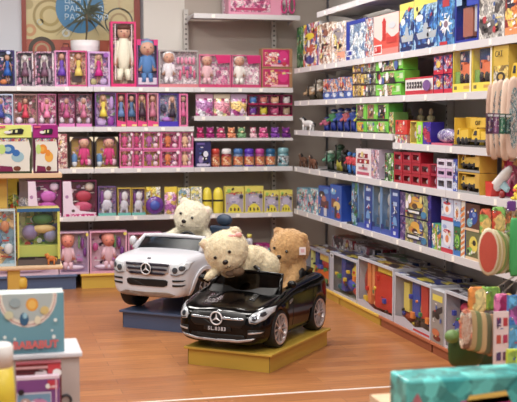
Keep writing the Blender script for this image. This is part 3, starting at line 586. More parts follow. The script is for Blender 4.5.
for i, (a, b) in enumerate(((98, 116), (117.6, 131), (131.6, 145.5))):
    p = bx(a, b, 186.5 if i == 0 else 188, Z4); t = WB('%s boxed plush pony under a gold header' % ('wide grey-violet', 'left of the twin', 'right of the twin')[i], 'boxed plush', p, .1, ((110, 80, 140), (206, 176, 70), (196, 160, 60))[i], pr([(120, 90, 160), (170, 140, 190), (206, 170, 90)], 36), [('acc', .5, .36, .34, .2, (206, 204, 220)), ('acc', .55, .7, .26, .18, (226, 222, 234)), ('acc', .22, .62, .12, .24, (130, 60, 150)), ('blk', .2, .04, .34, .25, (190, 190, 206)), ('blk', .62, .04, .76, .25, (190, 190, 206))], items=[('r', 0, 0, 1, .1, (100, 180, 170))], name='plush_box', fr=.05)
p = bx(146, 160.5, 187, Z4, D + .07); C('yellow box behind the purple disc toy', 'toy box', p, .08, (214, 180, 40), pr([(230, 200, 60), (240, 222, 110), (200, 150, 60), (226, 226, 214)], 35))
t = thing('disc_toy', 'round purple disc toy with blue centre in a clear pack', 'disc toy', at_y(155, 214, D + .01), 0); t.location.z = Z4
r_ = 9.2 * D / F; g = G(); g.lathe([(0, -.02), (r_ * .72, -.02), (r_, -.006), (r_, .004), (0, .004)], mk((104, 50, 150), .25, coat=.5), (0, 0, r_ * 1.05), 24, 'y').build('disc', t)
G().lathe([(0, -.026), (r_ * .5, -.026), (r_ * .55, -.02), (0, -.02)], mk((70, 90, 190), .25), (0, 0, r_ * 1.05), 20, 'y').build('hub', t)
t.location.y = D - .006 + .03
p = bx(165, 177.5, 187, Z4); toy_bag('pink and yellow printed pouch right of the purple disc toy', p['loc'], 0, p['w'], .08, p['h'], (230, 200, 60), [(226, 150, 200), (240, 210, 226), (210, 170, 90), (180, 100, 180)])
C('pale blue and yellow box half behind the white bear\'s head', 'toy box', bx(178, 190, 188, Z4), .08, (230, 214, 90), pr([(120, 160, 180), (230, 214, 90), (226, 226, 226)], 40))
C('cream and yellow box just right of the white bear\'s head', 'toy box', bx(190.6, 202, 187, Z4), .08, (230, 214, 90), pr([(226, 216, 120), (170, 190, 200), (236, 230, 206)], 40))
for i, (a, b) in enumerate(((203, 213), (213.8, 224.4))):
    p = bx(a, b, 187.5, Z4); t = thing('bubble_bottle', ('yellow dome-topped bottle toy, left of the pair', 'yellow dome-topped bottle toy, right of the pair')[i], 'toy bottle', p['loc'], 0); r = p['w'] * .48; h = p['h']
    G().lathe([(0, 0), (r * .9, 0), (r, h * .06), (r, h * .72), (r * .85, h * .88), (r * .5, h * .97), (0, h)], mk((232, 212, 60), .3), (p['w'] / 2, r, 0), 16).build('bottle', t)
    G().lathe([(r * 1.02, h * .46), (r * 1.02, h * .53)], mk((40, 36, 34), .4), (p['w'] / 2, r, 0), 16).build('band', t)
for i, (a, b, yt) in enumerate(((225, 244, 186.6), (244.6, 263.4, 186.2), (264, 279, 190.5), (279.4, 292.6, 190))):
    C('%s yellow box with a grey arch print' % ('first large', 'second large', 'third, smaller', 'last, smallest')[i], 'toy box', bx(a, b, yt, Z4), .08, (220, 206, 80), (222, 208, 90), [('r', .04, .04, .96, .72, (170, 160, 176)), ('r', .04, .72, .96, .8, pr([(120, 150, 60), (230, 210, 90), (200, 90, 90)], 60)), ('e', .5, .5, .28, .16, (190, 180, 206)), ('g', [(.14, .04), (.2, .2), (.35, .32), (.5, .36), (.65, .32), (.8, .2), (.86, .04)], (230, 214, 60)), ('r', .26, .08, .34, .2, (60, 54, 50)), ('r', .46, .08, .54, .2, (60, 54, 50)), ('r', .66, .08, .74, .2, (60, 54, 50)), ('e', .2, .84, .1, .08, (150, 200, 90)), ('e', .85, .62, .1, .08, (70, 70, 80))])
# --- floor row on the podiums
ZF = .146
for i, (a, b, yt, lab) in enumerate(((-14, 58, 236, 'pale pink doll set on the navy podium behind the wooden rack'), (59, 88.6, 232, 'baby doll in a lilac window box over the gap between podiums'), (89.6, 127, 231, 'baby doll with tea set in a pink window box on the yellow podium'), (128, 162, 233, 'pink window box hidden mostly by the white toy car'))):
    WB(lab, 'doll box', bx(a, b, yt, ZF), .16, ((220, 190, 206), (206, 170, 196), (224, 160, 190), (220, 150, 186))[i], ((216, 190, 206), (196, 170, 206), (220, 180, 200), (210, 170, 200))[i],
       [('baby', (.3, .3, .52, .5)[i], .92, (226, 130, 110), (236, 150, 130), (236, 190, 206)), ('acc', .16, .62, .08, .1, (206, 80, 150)), ('acc', .8, .72, .06, .14, (150, 70, 160)), ('acc', .88, .5, .06, .12, (130, 60, 150)), ('acc', .5, .14, .4, .06, (226, 206, 232)), ('blk', .6, .3, .8, .36, (190, 120, 190)), ('blk', .66, .6, .7, .9, (90, 150, 90))], items=[('e', .95, .93, .05, .04, (226, 206, 90))], fr=.04)
fl = [(163, 180, 236, (150, 60, 130), 'purple toy carton on the floor podium, hidden behind the white car'), (181, 205, 237, (206, 180, 200), 'pale toy carton on the floor podium behind the white bear'), (206, 230, 240, (190, 60, 120), 'magenta toy carton on the floor podium behind the car seats'), (231, 246, 238, (120, 40, 100), 'dark purple toy carton left of the white yellow-capped bottle'), (256, 270, 244, (170, 40, 120), 'magenta carton with teal print between the two bears')]
for a, b, yt, c, lab in fl:
    C(lab, 'toy box', bx(a, b, yt, ZF), .14, c, pr([c, (206, 150, 190), (90, 160, 170), (226, 200, 220)], 22), [('r', .05, .1, .95, .3, (60, 150, 160))])
p = bx(247, 254, 234.5, ZF); t = thing('bubble_bottle', 'tall white bottle with a yellow cap on the floor podium', 'toy bottle', p['loc'], 0); r = p['w'] * .45; h = p['h']
G().lathe([(0, 0), (r, 0), (r, h * .82), (r * .6, h * .9), (0, h * .9)], mk((206, 206, 222), .3), (r, r, 0)).build('bottle', t); G().lathe([(0, h * .9), (r * .8, h * .9), (r * .8, h), (0, h)], mk((226, 214, 90), .3), (r, r, 0)).build('cap', t)
C('long dark box lying at the foot of the back wall in the corner', 'toy box', bx(271, 290, 246, ZF), .14, (90, 60, 90), pr([(120, 60, 100), (60, 110, 120), (180, 150, 170)], 22))
# --- pink bag on the high shelf
p = bx(229, 296, -8, ZB); t = thing('toy_case', 'pink see-through toy case with ring handles on the high shelf', 'toy case', p['loc'], 0); w, h = p['w'], p['h']
G().box(0, w * .8, .02, .2, 0, h, mk((232, 150, 180), .35)).box(.02, w * .62, .012, .02, .03, h, PINKP).build('case_body', t, bev=.008)
G().box(w * .1, w * .55, .006, .012, h * .2, h * .3, mk((200, 60, 110), .3)).build('strap', t)
for u in (.83, .95):
    G().tube([(w * u + .028 * math.cos(a), .02, h * .45 + .075 * math.sin(a)) for a in [2 * PI * i / 20 for i in range(20)]], .009, mk((220, 50, 130), .3), 8, True).build('ring_handle', t)
C('flat white carton lying deeper on the high shelf above the pink case', 'toy box', dict(loc=(p['loc'][0] + .0, D + .26, ZB + .0005), rz=0, w=w, h=.34), .1, (226, 200, 210), PALEP)
# --- planter behind the doll boxes
pc = at_y(86, 60, D + .2); r = 14.5 * (D + .2) / F
t = thing('potted_palm', 'palm plant in a wide white bowl behind the doll boxes', 'potted plant', (pc.x, D + .262, Z1 + .001), 0)
hz = at_y(86, 40.5, D + .2).z - Z1
G().lathe([(0, 0), (r * .55, 0), (r * .8, hz * .3), (r * .98, hz * .85), (r, hz), (r * .93, hz), (r * .9, hz * .88), (0, hz * .88)], mk((226, 222, 224), .35), (0, 0, 0), 28).build('bowl', t)
ft = G(); ft.tube([(.0, 0, hz * .8), (.02, .01, hz + .12), (.015, 0, hz + .26)], [.014, .012, .01], mk((100, 84, 62), .8)); ft.build('trunk', t)
lf = G(); lm = mk((82, 92, 78), .5, mottle=.2, scale=20)
for i in range(30):
    a = random.uniform(0, 2 * PI); up = random.uniform(-.2, 1.2); L = random.uniform(.2, .38); base = Vector((.015, 0, hz + .2 + random.uniform(0, .08)))
    dr = Vector((math.cos(a) * .75, math.sin(a) * .3, up)).normalized(); prev = []; sd = dr.cross(Vector((0, 1, .3))).normalized()
    vs = []
    for j in range(6):
        q = j / 5; c = base + dr * L * q + Vector((0, 0, -.16 * q * q)); wq = .012 * math.sin(PI * min(.97, q + .12)); vs += [c - sd * wq, c + sd * wq]
    lf.add(vs, [(2 * j, 2 * j + 1, 2 * j + 3, 2 * j + 2) for j in range(5)], lm)
lf.build('leaves', t)
t = thing('bag', 'dark red gift bag with a handle behind the doll boxes', 'bag', (at_y(61, 50, D + .26).x, D + .26, Z1), 0)
zz = at_y(66, 47, D + .26).z - Z1
G().box(0, .095, 0, .06, 0, zz, mk((140, 46, 60), .5)).build('bag_body', t)
G().tube([(.02, .0, zz), (.02, 0, zz + .03), (.075, 0, zz + .03), (.075, 0, zz)], .005, mk((40, 26, 30), .5)).build('handle', t)
# ================================================================= right wall goods
def CR(label, x0, x1, yt, z, d, side, face, items=(), yb=None, X=None, cat='toy box', **k):
    p = rx(x0, x1, yt, z, X, yb); return carton(label, cat, p['loc'], p['rz'], p['w'], d, p['h'], side, face, items, **k)
def WR(label, x0, x1, yt, z, d, frame, back, content, yb=None, X=None, cat='toy box', **k):
    p = rx(x0, x1, yt, z, X, yb); return window_box(label, cat, p['loc'], p['rz'], p['w'], d, p['h'], frame, back, content, **k)
def FR(fn, label, x0, x1, yt, z, *a, yb=None, X=None, **k):
    p = rx(x0, x1, yt, z, X, yb); return fn(label, p['loc'], p['rz'], p['w'], p['h'], *a, **k)
BLUEP = pr([(40, 90, 190), (120, 170, 220), (226, 230, 236), (30, 50, 120), (90, 130, 60)], 30)
BRN = (90, 60, 44)
# --- topmost shelf: the ends of a few cartons
# --- high shelf (z 2.143)
CR('green box at the corner end of the high shelf', 297, 303, 27, R1, .12, (50, 130, 60), pr([(60, 150, 70), (30, 90, 50), (150, 190, 140)], 25), X=W + .08)
CR('tall collage box with yellow and blue cartoons, high shelf near the corner', 303.5, 319, 23, R1, .12, (206, 206, 210), pr([(226, 200, 60), (60, 90, 170), (230, 226, 220), (214, 90, 60), (200, 130, 170), (236, 236, 236)], 22), [('e', .4, .7, .3, .08, (236, 214, 50)), ('e', .5, .42, .3, .09, (206, 90, 60)), ('e', .45, .16, .3, .1, (50, 70, 150))])
CR('cream box with small brown frames printed, high shelf', 319.4, 331.5, 23, R1, .12, (230, 214, 196), pr([(232, 220, 206), (206, 160, 130), (240, 236, 226), (150, 110, 90)], 28), [('r', .2, .45, .8, .5, (110, 80, 60)), ('r', .2, .3, .3, .5, (110, 80, 60)), ('e', .5, .75, .25, .1, (150, 90, 70))])
CR('cream and peach box with a grey cartoon, high shelf', 332, 346, 22, R1, .12, (236, 220, 206), pr([(240, 226, 214), (226, 190, 160), (190, 180, 190), (240, 240, 236)], 28), [('e', .4, .72, .28, .14, (150, 140, 150)), ('e', .45, .4, .3, .06, (60, 54, 60)), ('r', .4, .1, .95, .25, (236, 160, 130))])
p5 = CR('royal blue bordered box with white splashes, high shelf', 346.5, 365.5, 20, R1, .12, (30, 60, 170), pr([(190, 210, 226), (220, 230, 236), (110, 140, 180), (240, 240, 244)], 26), [('r', 0, .0, .2, 1, (26, 56, 170)), ('r', .2, .9, 1, 1, (26, 56, 170)), ('r', .02, .1, .34, .26, (220, 226, 240)), ('r', .05, .13, .31, .23, (26, 56, 170))], texts=[('55', .18, .18, .1, (230, 236, 246))])
CR('grey speckled box between the royal blue and the red-and-white ones', 366, 373.5, 18, R1, .12, (190, 190, 196), pr([(200, 206, 210), (130, 150, 170), (226, 226, 230), (206, 120, 110)], 40))
CR('red and white box with a tower print and the number 55', 374, 399, 14, R1, .13, (226, 90, 80), (240, 206, 200), [('g', [(.0, .02), (1, .02), (1, .5), (.75, .4), (.55, .55), (.3, .35), (0, .5)], (226, 80, 66)), ('r', .36, .35, .5, .82, (206, 40, 36)), ('g', [(.34, .8), (.52, .8), (.43, .93)], (206, 40, 36)), ('r', .0, .0, 1, .16, (232, 130, 120)), ('e', .75, .7, .14, .08, (200, 206, 214)), ('r', .54, .28, .92, .42, (210, 50, 44)), ('r', .02, .04, .36, .27, (240, 230, 230)), ('r', .05, .07, .33, .24, (214, 44, 40))], texts=[('55', .19, .155, .13, (244, 236, 236))])
for i, (a, b, yt) in enumerate(((400, 414, 3), (414.4, 437.5, -3))):
    CR(('blue box with a yellow top corner and a boat print, left of its wider twin', 'wide blue box with a yellow top and a ship print')[i], a, b, yt, R1, .13, (30, 70, 160), pr([(30, 90, 180), (60, 130, 206), (150, 190, 220), (20, 50, 120)], 22), [('r', 0, .86, 1, 1, (226, 214, 90)), ('g', [(0, .6), (.45, .86), (.0, .86)], (232, 226, 120)), ('e', .25, .62, .16, .07, (226, 232, 240)), ('g', [(.2, .2), (.95, .2), (1, .34), (.7, .32), (.6, .5), (.45, .5), (.4, .34), (.12, .32)], (170, 180, 190)), ('r', .1, .03, .9, .1, (20, 40, 100))])
CR('blue box with a white starburst flower print', 438, 455, -2, R1, .13, (40, 110, 190), pr([(50, 130, 210), (90, 160, 220), (30, 70, 150)], 20), [('g', [(.5 + (.4 if i % 2 == 0 else .16) * math.cos(i * PI / 7), .45 + (.26 if i % 2 == 0 else .1) * math.sin(i * PI / 7)) for i in range(14)], (226, 232, 240)), ('e', .5, .45, .12, .07, (140, 110, 130)), ('r', .3, .82, .7, .97, (190, 50, 60)), ('r', .15, .02, .6, .09, (206, 40, 50))])
WR('deep blue box with a copper-coloured toy in its window', 455.5, 479, -8, R1, .14, (30, 50, 170), pr([(150, 110, 110), (90, 70, 130), (60, 80, 180)], 22), [('blk', .25, .12, .66, .7, (176, 100, 80)), ('acc', .45, .5, .16, .14, (206, 140, 120)), ('blk', .74, .2, .9, .8, (190, 190, 200))], items=[('r', .5, .72, 1, .84, (40, 70, 200)), ('r', .06, .76, .3, .95, (150, 190, 230))], fr=.12)
CR('large pale grey box with a dark sketch print, high shelf', 479.5, 505, -6, R1, .14, (170, 164, 160), pr([(190, 184, 176), (150, 146, 144), (214, 210, 204), (90, 84, 84)], 22), [('g', [(.1, .3), (.5, .42), (.9, .34), (.8, .16), (.2, .14)], (110, 104, 104)), ('e', .3, .2, .1, .06, (50, 46, 46)), ('e', .7, .2, .1, .06, (50, 46, 46))])
CR('dark and orange box at the right end of the high shelf', 505.5, 530, -8, R1, .14, (60, 40, 40), pr([(40, 36, 60), (226, 120, 50), (150, 40, 40), (236, 190, 90)], 18), [('r', 0, .02, 1, .2, (230, 140, 80))])
# --- eye-level shelf (z 1.822)
for i, (a, b, yt, c) in enumerate(((297, 305, 86, (190, 150, 110)), (305.5, 313, 79, (210, 196, 180)), (313.5, 321, 80, (150, 110, 70)))):
    FR(figure, 'small %s action figure in the dark corner of the eye-level shelf' % ('tan', 'white-headed', 'brown')[i], a, b, yt, R2, c, (90, 80, 60), (226, 220, 206), cat='toy figure', weapon=(60, 50, 40))
for i, (a, b) in enumerate(((323.5, 331), (331.5, 338), (338.5, 345.5), (346, 352.5))):
    CR('slim blue, white and red toy box, %s of four near the corner' % ('first', 'second', 'third', 'fourth')[i], a, b, 79 if i < 2 else 77, R2, .1, (50, 90, 170), pr([(226, 230, 236), (206, 80, 60), (70, 130, 190), (236, 190, 140)], 45), [('r', 0, 0, 1, .36, (40, 90, 180)), ('e', .5, .2, .3, .1, (206, 220, 236)), ('e', .5, .65, .3, .14, ((210, 80, 60), (226, 150, 110))[i % 2])])
ys = [62, 73.5, 85, 96.3]
lv = ['top', 'middle', 'bottom']
for a, b, n, c1, pal in ((353, 361, 'brown and yellow', (110, 84, 50), [(120, 90, 60), (226, 190, 60), (80, 60, 50), (200, 180, 150)]), (361.5, 375.5, 'grey and olive', (110, 120, 80), [(130, 140, 110), (90, 96, 80), (190, 200, 180), (60, 66, 60)])):
    for j in (2, 1, 0):
        CR('%s block game box, %s of three stacked' % (n, lv[j]), a, b, ys[j] + (.4 if j else 0), R2, .1, c1, pr(pal, 50), [('r', 0, 0, 1, .14, (50, 44, 40)), ('r', .0, .2, .2, 1, (226, 186, 60))], yb=None if j == 2 else ys[j + 1])
ys = [58.5, 71, 83.5, 95.5]
for j in (2, 1, 0):
    e = (403, 404.5, 401)[j]
    CR('long bright green block game box, %s of three stacked' % lv[j], 376, e, ys[j] + (.5 if j else 0), R2, .12, (110, 200, 60), (110, 206, 60), [('r', .28, .1, .66, .9, pr([(206, 150, 110), (120, 80, 60), (226, 206, 180), (90, 150, 60)], 60)), ('r', 0, 0, 1, .1, (50, 50, 44)), ('r', .84, .35, .96, .8, (200, 226, 180))], yb=None if j == 2 else ys[j + 1])
CR('long red and white toy box with black lettering print', 405.5, 433, 77, R2, .16, (206, 50, 60), (226, 220, 220), [('r', 0, 0, 1, .25, (206, 40, 56)), ('r', 0, .9, 1, 1, (206, 40, 56))] + [('r', .06 + .1 * i, .38, .13 + .1 * i, .74, (50, 50, 54)) for i in range(6)] + [('r', .08 + .1 * i, .5, .11 + .1 * i, .6, (226, 220, 220)) for i in range(6)] + [('e', .82, .5, .14, .3, (120, 80, 150))])
for j, (y0, y1) in enumerate(((75, None), (56, 74.4))):
    for i, (a, b) in enumerate(((434, 443.5), (444, 452.6))):
        CR('navy and crimson toy box, %s row, %s of the two' % (('lower', 'upper')[j], ('left', 'right')[i]), a, b, y0 - i * 1.4, R2, .1, (40, 30, 90), pr([(40, 30, 100), (90, 40, 110), (206, 40, 60), (150, 150, 190)], 40), [('r', 0, 0, 1, .24, (214, 30, 60)), ('e', .5, .55, .22, .2, ((226, 200, 90), (200, 90, 120))[i])], yb=(y1 - i * 1.2) if y1 else None)
for i, (a, b, yt) in enumerate(((453.2, 472, 50), (472.6, 492.6, 47))):
    WR(('excavator toy box with blue sky and yellow foot, left of the twins', 'excavator toy box with blue sky and yellow foot, right of the twins')[i], a, b, yt, R2, .07, (232, 206, 60), (30, 90, 160), [('truck', .25, .2, .96, .72, (236, 120, 70), (240, 190, 60)), ('acc', .78, .48, .14, .09, (210, 50, 40)), ('blk', .04, .18, .3, .5, (120, 170, 70))], items=[('r', 0, 0, 1, .21, (240, 216, 70)), ('r', .08, .07, .24, .15, (120, 110, 60)), ('r', .6, .08, .92, .15, (210, 160, 70)), ('r', .92, 0, 1, 1, (232, 226, 206))], fr=.03)
CR('yellow construction toy box lettered CAT, eye-level shelf', 494, 509, 45, R2, .14, (206, 170, 60), pr([(206, 176, 80), (226, 196, 100), (150, 120, 60), (190, 180, 160)], 24), [('r', .0, .55, 1, 1, (214, 176, 60)), ('e', .5, .3, .3, .11, (50, 46, 44)), ('e', .5, .3, .16, .06, (200, 160, 60))], texts=[('CAT', .5, .8, .19, (36, 32, 30))])
p = rx(510, 536, 62, R2, W + .012); t = thing('toy_truck', 'large yellow toy truck at the right end of the eye-level shelf', 'toy truck', p['loc'], p['rz']); truck_geo(t, 0, p['w'], 0, p['h'], 0, .13, (226, 186, 40), (60, 56, 50), 'chassis')
# --- middle shelf, corner part (z 1.532)
FR(animal, 'white and black toy creature in the corner of the middle shelf', 297, 313, 117, R3, (222, 220, 220), (50, 50, 56), mane=(30, 30, 34))
for i in range(6):
    a = 314.5 + i * 6.9
    FR(figure, 'blue robot figure, %s of six in a packed row on the middle shelf' % ('first', 'second', 'third', 'fourth', 'fifth', 'last')[i], a, a + 6.6, (117, 109, 108, 108, 107, 107.5)[i], R3, ((190, 90, 120), (70, 150, 90), (60, 90, 190), (206, 100, 110), (50, 80, 180), (214, 206, 60))[i], (40, 60, 160), (200, 206, 214), helmet=(40, 70, 150))
ys = [103.5, 121, 137]
for j in (1, 0):
    for i, (a, b) in enumerate(((356.5, 366.5), (367, 377), (377.5, 388.5))):
        CR('green-edged block figure box, %s row, %s column' % (('upper', 'lower')[j], ('left', 'centre', 'right')[i]), a, b, ys[j] + .4 * j, R3, .12, (90, 180, 70), (110, 206, 60), [('r', .06, .14, .7, .94, ((110, 80, 66), (150, 110, 80), (40, 44, 40))[i] if j == 0 else ((206, 150, 50), (150, 190, 130), (170, 190, 110))[i]), ('e', .38, .45, .2, .2, ((150, 120, 100), (80, 60, 50), (20, 24, 20), (236, 206, 60), (226, 206, 120), (236, 216, 90))[j * 3 + i]), ('r', 0, 0, 1, .12, (36, 36, 32))], yb=None if j else ys[1])
CR('low green and tan toy box, last on the corner part of the middle shelf', 389, 393.6, 112, R3, .12, (110, 170, 80), pr([(200, 206, 150), (120, 190, 80), (226, 180, 90), (110, 80, 60)], 40), X=W + .02)
# --- middle shelf, near part (z 1.468)
for i, a in enumerate((399.5, 411, 421.5)):
    FR(figure, 'pale figurine standing in the back row of the middle shelf, %s of three' % ('left', 'middle', 'right')[i], a, a + 6, 108, R3C, (206, 200, 150), (190, 180, 120), (230, 220, 190), X=W + .2)
FR(figure, 'small yellow and pink figure at the start of the near middle shelf', 407.3, 410, 124, R3C, (226, 170, 120), (206, 60, 70), (240, 220, 120))
CR('bright red toy box with a light square print, middle shelf', 395.5, 407, 120, R3C, .1, (214, 50, 40), (220, 56, 44), [('r', .2, .3, .8, .75, (232, 90, 76))], yb=134.4)
CR('low multicoloured toy box under the red one', 395.5, 407, 134.8, R3C, .1, (200, 150, 130), pr([(230, 90, 110), (226, 206, 90), (90, 140, 170), (236, 220, 206)], 50))
WR('yellow and lilac playset box between the red and the neon green ones', 410.4, 416.5, 121, R3C, .1, (226, 200, 70), pr([(170, 140, 190), (90, 130, 180), (226, 200, 120)], 35), [('acc', .5, .4, .3, .2, (190, 180, 206)), ('acc', .5, .78, .34, .1, (240, 210, 70))])
CR('neon green frame-shaped toy box on the middle shelf', 417, 422.5, 122, R3C, .1, (130, 220, 40), (150, 230, 50), [('r', .25, .45, .8, .85, (206, 190, 200)), ('r', .3, .1, .7, .3, (90, 170, 40))])
CR('indigo toy box with a red streak on the middle shelf', 423, 431, 122, R3C, .1, (50, 36, 150), pr([(50, 40, 160), (70, 50, 180), (190, 40, 80)], 24), [('r', .5, .1, .8, .5, (190, 40, 80))])
p = rx(431.5, 452, 127, R3C); t = thing('ball_net', 'lilac netted toy basket on a red-edged tray, middle shelf', 'toy basket', p['loc'], p['rz']); w, h = p['w'], p['h']
G().box(0, w, 0, .1, 0, h * .12, mk((206, 90, 120), .4)).build('tray', t)
G().ell((w / 2, .05, h * .52), (w * .46, .045, h * .4), pr([(150, 130, 180), (190, 180, 206), (100, 90, 150), (206, 206, 220)], 60)).build('net', t)
# construction set with a CAT sign
p = rx(453, 500, 117, R3C); w, h = p['w'], p['h']
t = thing('construction_toy_box', 'open yellow truck display box lettered CAT with black wheels', 'toy truck box', p['loc'], p['rz']); g = G(); ym = mk((222, 180, 50), .4)
g.box(.0, w * .26, .09, .1, 0, h, ym).box(.0, .004, .01, .1, 0, h * .98, ym).box(w * .26, w, .1, .106, 0, h * .98, ym).box(0, w, 0, .1, 0, h * .06, mk((90, 86, 84), .4)); g.build('box_body', t)
G().prism([(w * .3, h * .66), (w * .62, h * .66), (w * .62, h * .97), (w * .3, h * .97)], .03, .04, ym).build('sign_panel', t)
o = text_mesh('CAT', h * .2, mk((40, 34, 30), .5), 'lettering', t, depth=.001); o.location = (w * .47, .027, h * .8)
truck_geo(t, w * .03, w * .3, h * .06, h * .62, .012, .09, (226, 186, 50), (120, 110, 90)); truck_geo(t, w * .36, w * .96, h * .06, h * .6, .012, .09, (232, 190, 50), (90, 86, 84))
# --- lower shelf (z 1.167)
FR(animal, 'brown toy horse in the corner of the lower shelf', 296, 305, 153.5, R4, (96, 60, 40), (190, 160, 140), mane=(30, 22, 20))
FR(animal, 'second brown toy horse with a white blaze, beside the first', 305.5, 315, 155.5, R4, (110, 66, 44), (226, 214, 200), mane=(40, 26, 22))
for i, (a, b, yt, c1, c2, hd) in enumerate(((316.5, 324, 150, (90, 150, 120), (50, 60, 50), (220, 230, 214)), (324.5, 333, 144, (50, 90, 60), (190, 180, 60), (60, 90, 70)), (333.5, 340, 149, (40, 34, 34), (50, 44, 44), (50, 40, 40)))):
    FR(figure, ('pale green monster figure on the lower shelf', 'dark green winged figure with yellow legs', 'all black figure beside the blue and red ones')[i], a, b, yt, R4, c1, c2, hd, weapon=(36, 40, 36))
for i in range(3):
    a = 340.4 + i * 5.2
    FR(figure, 'blue and red hero figure, %s of three on the lower shelf' % ('left', 'middle', 'right')[i], a, a + 5, 152 + i, R4, (206, 60, 70), (50, 110, 190), (90, 150, 210), helmet=(60, 120, 200))
CR('white boxed set with bold red letter blocks, lower shelf', 356, 371, 149, R4, .12, (226, 214, 220), (232, 222, 226), [('r', .15, .68, .8, .84, (150, 36, 50)), ('r', .1, .48, .9, .64, (170, 30, 44)), ('r', .2, .26, .8, .36, (190, 120, 140)), ('r', .1, .08, .9, .18, (200, 80, 110)), ('r', .3, .72, .38, .8, (232, 222, 226)), ('r', .55, .72, .62, .8, (232, 222, 226)), ('r', .3, .52, .4, .6, (232, 222, 226)), ('r', .6, .52, .7, .6, (232, 222, 226))])
CR('grey-lilac puzzle box between the letter set and the silver figure', 371.4, 379, 150, R4, .12, (190, 170, 190), pr([(170, 150, 180), (120, 110, 140), (226, 206, 220), (206, 140, 150)], 40))
FR(figure, 'silver figure standing before a green box', 378.5, 384.5, 153, R4, (150, 150, 156), (50, 50, 50), (220, 220, 226), X=W - .0)
CR('green and white leafy toy box beside the red stacks', 385, 393.6, 153.5, R4, .12, (90, 150, 70), pr([(70, 130, 60), (226, 230, 226), (120, 180, 90), (40, 60, 40)], 36))
ysr = lambda j, x: (151.5 + j * 10.1) + (x - 394) * (.03 + .035 * j)
for ci, (a, b) in enumerate(((394, 402.4), (402.8, 411.6), (412, 420.6), (421, 430))):
    for j in (2, 1, 0):
        if ci == 3 and j == 0: continue
        xm = (a + b) / 2
        WR('small crimson-edged box with a grey window, %s row, column %s from the left' % (('top', 'middle', 'bottom')[j], ('one', 'two', 'three', 'four')[ci]), a, b, ysr(j, xm) + .3, R4, .1, (176, 24, 44), pr([(150, 110, 130), (190, 150, 160), (110, 60, 80)], 60), [('acc', .45, .4, .24, .24, (206, 200, 206)), ('blk', .2, .08, .7, .2, (190, 60, 80))], yb=None if j == 2 else ysr(j + 1, xm), fr=.12, items=[('r', .8, 0, 1, 1, (190, 30, 50))])
for j in (1, 0):
    WR('low crimson-edged box beside the white racks, %s one' % ('upper', 'lower')[j], 430.5, 436.5, 164 + j * 11, R4, .1, (186, 30, 60), (150, 90, 130), [('acc', .5, .5, .3, .3, (190, 160, 190))], yb=None if j else 174.6)
for ci, (a, b) in enumerate(((437, 445.4), (445.8, 453))):
    for j in (2, 1, 0):
        yt = 158.5 + j * 9.4 + ci * .8
        WR('white framed box with a dark toy, %s row, %s column' % (('top', 'middle', 'bottom')[j], ('left', 'right')[ci]), a, b, yt + .3, R4, .1, ((216, 206, 226), (206, 170, 210), (206, 206, 226))[j], (90, 90, 130), [('acc', .5, .45, .3, .28, (56, 50, 80)), ('acc', .5, .7, .2, .1, (150, 140, 170))], yb=None if j == 2 else yt + 9.4, fr=.14)
CR('upright blue box beside the white framed boxes', 453.4, 457.6, 159, R4, .1, (36, 50, 150), pr([(40, 60, 160), (60, 90, 190), (190, 200, 226)], 40))
for j, (y0, y1) in enumerate(((172.5, None), (153, 172))):
    WR('yellow and black boxed truck, %s of two stacked' % ('lower', 'upper')[j], 458, 480, y0, R4, .12, (206, 160, 50), (70, 50, 30), [('truck', .04, .16, .78, .86, (222, 180, 60), (60, 50, 40)), ('acc', .88, .7, .1, .14, (40, 30, 24))], items=[('r', 0, 0, 1, .12, (150, 150, 150)), ('r', .8, .3, .98, 1, (206, 160, 60))], yb=y1, fr=.03, film=False)
p = rx(481, 509, 162, R4); w, h = p['w'], p['h']; t = thing('toy_plane', 'red and white toy plane standing on its tail on the lower shelf', 'toy plane', p['loc'], p['rz'])
G().tube([(w * .12, .06, h * .12), (w * .3, .06, h * .34), (w * .6, .06, h * .68), (w * .74, .06, h * .86)], [h * .13, h * .17, h * .15, h * .07], mk((226, 226, 226), .3), 10).build('fuselage', t)
G().prism([(w * .08, h * .0), (w * .26, h * .0), (w * .34, h * .36), (w * .06, h * .42)], .02, .1, mk((214, 50, 40), .35)).build('tail', t)
G().prism([(w * .4, h * .3), (w * .66, h * .16), (w * .72, h * .28), (w * .52, h * .5)], .05, .066, mk((150, 190, 200), .3)).build('wing', t)
G().lathe([(0, -.012), (h * .1, -.01), (h * .1, .012), (0, .012)], mk((150, 30, 30), .4), (w * .62, .03, h * .1), 14, 'y').build('wheel', t)
CR('pink boxed toy at the right end of the lower shelf', 502, 528, 152, R4, .12, (214, 50, 120), pr([(226, 60, 130), (190, 40, 110), (240, 190, 100), (232, 150, 180)], 16), X=W + .14)
p = rx(507, 517, 182, R4); t = plush('yellow plush chick on the lower shelf by the pink box', p['loc'], p['rz'], p['w'], p['h'], (240, 210, 60), (230, 90, 60))
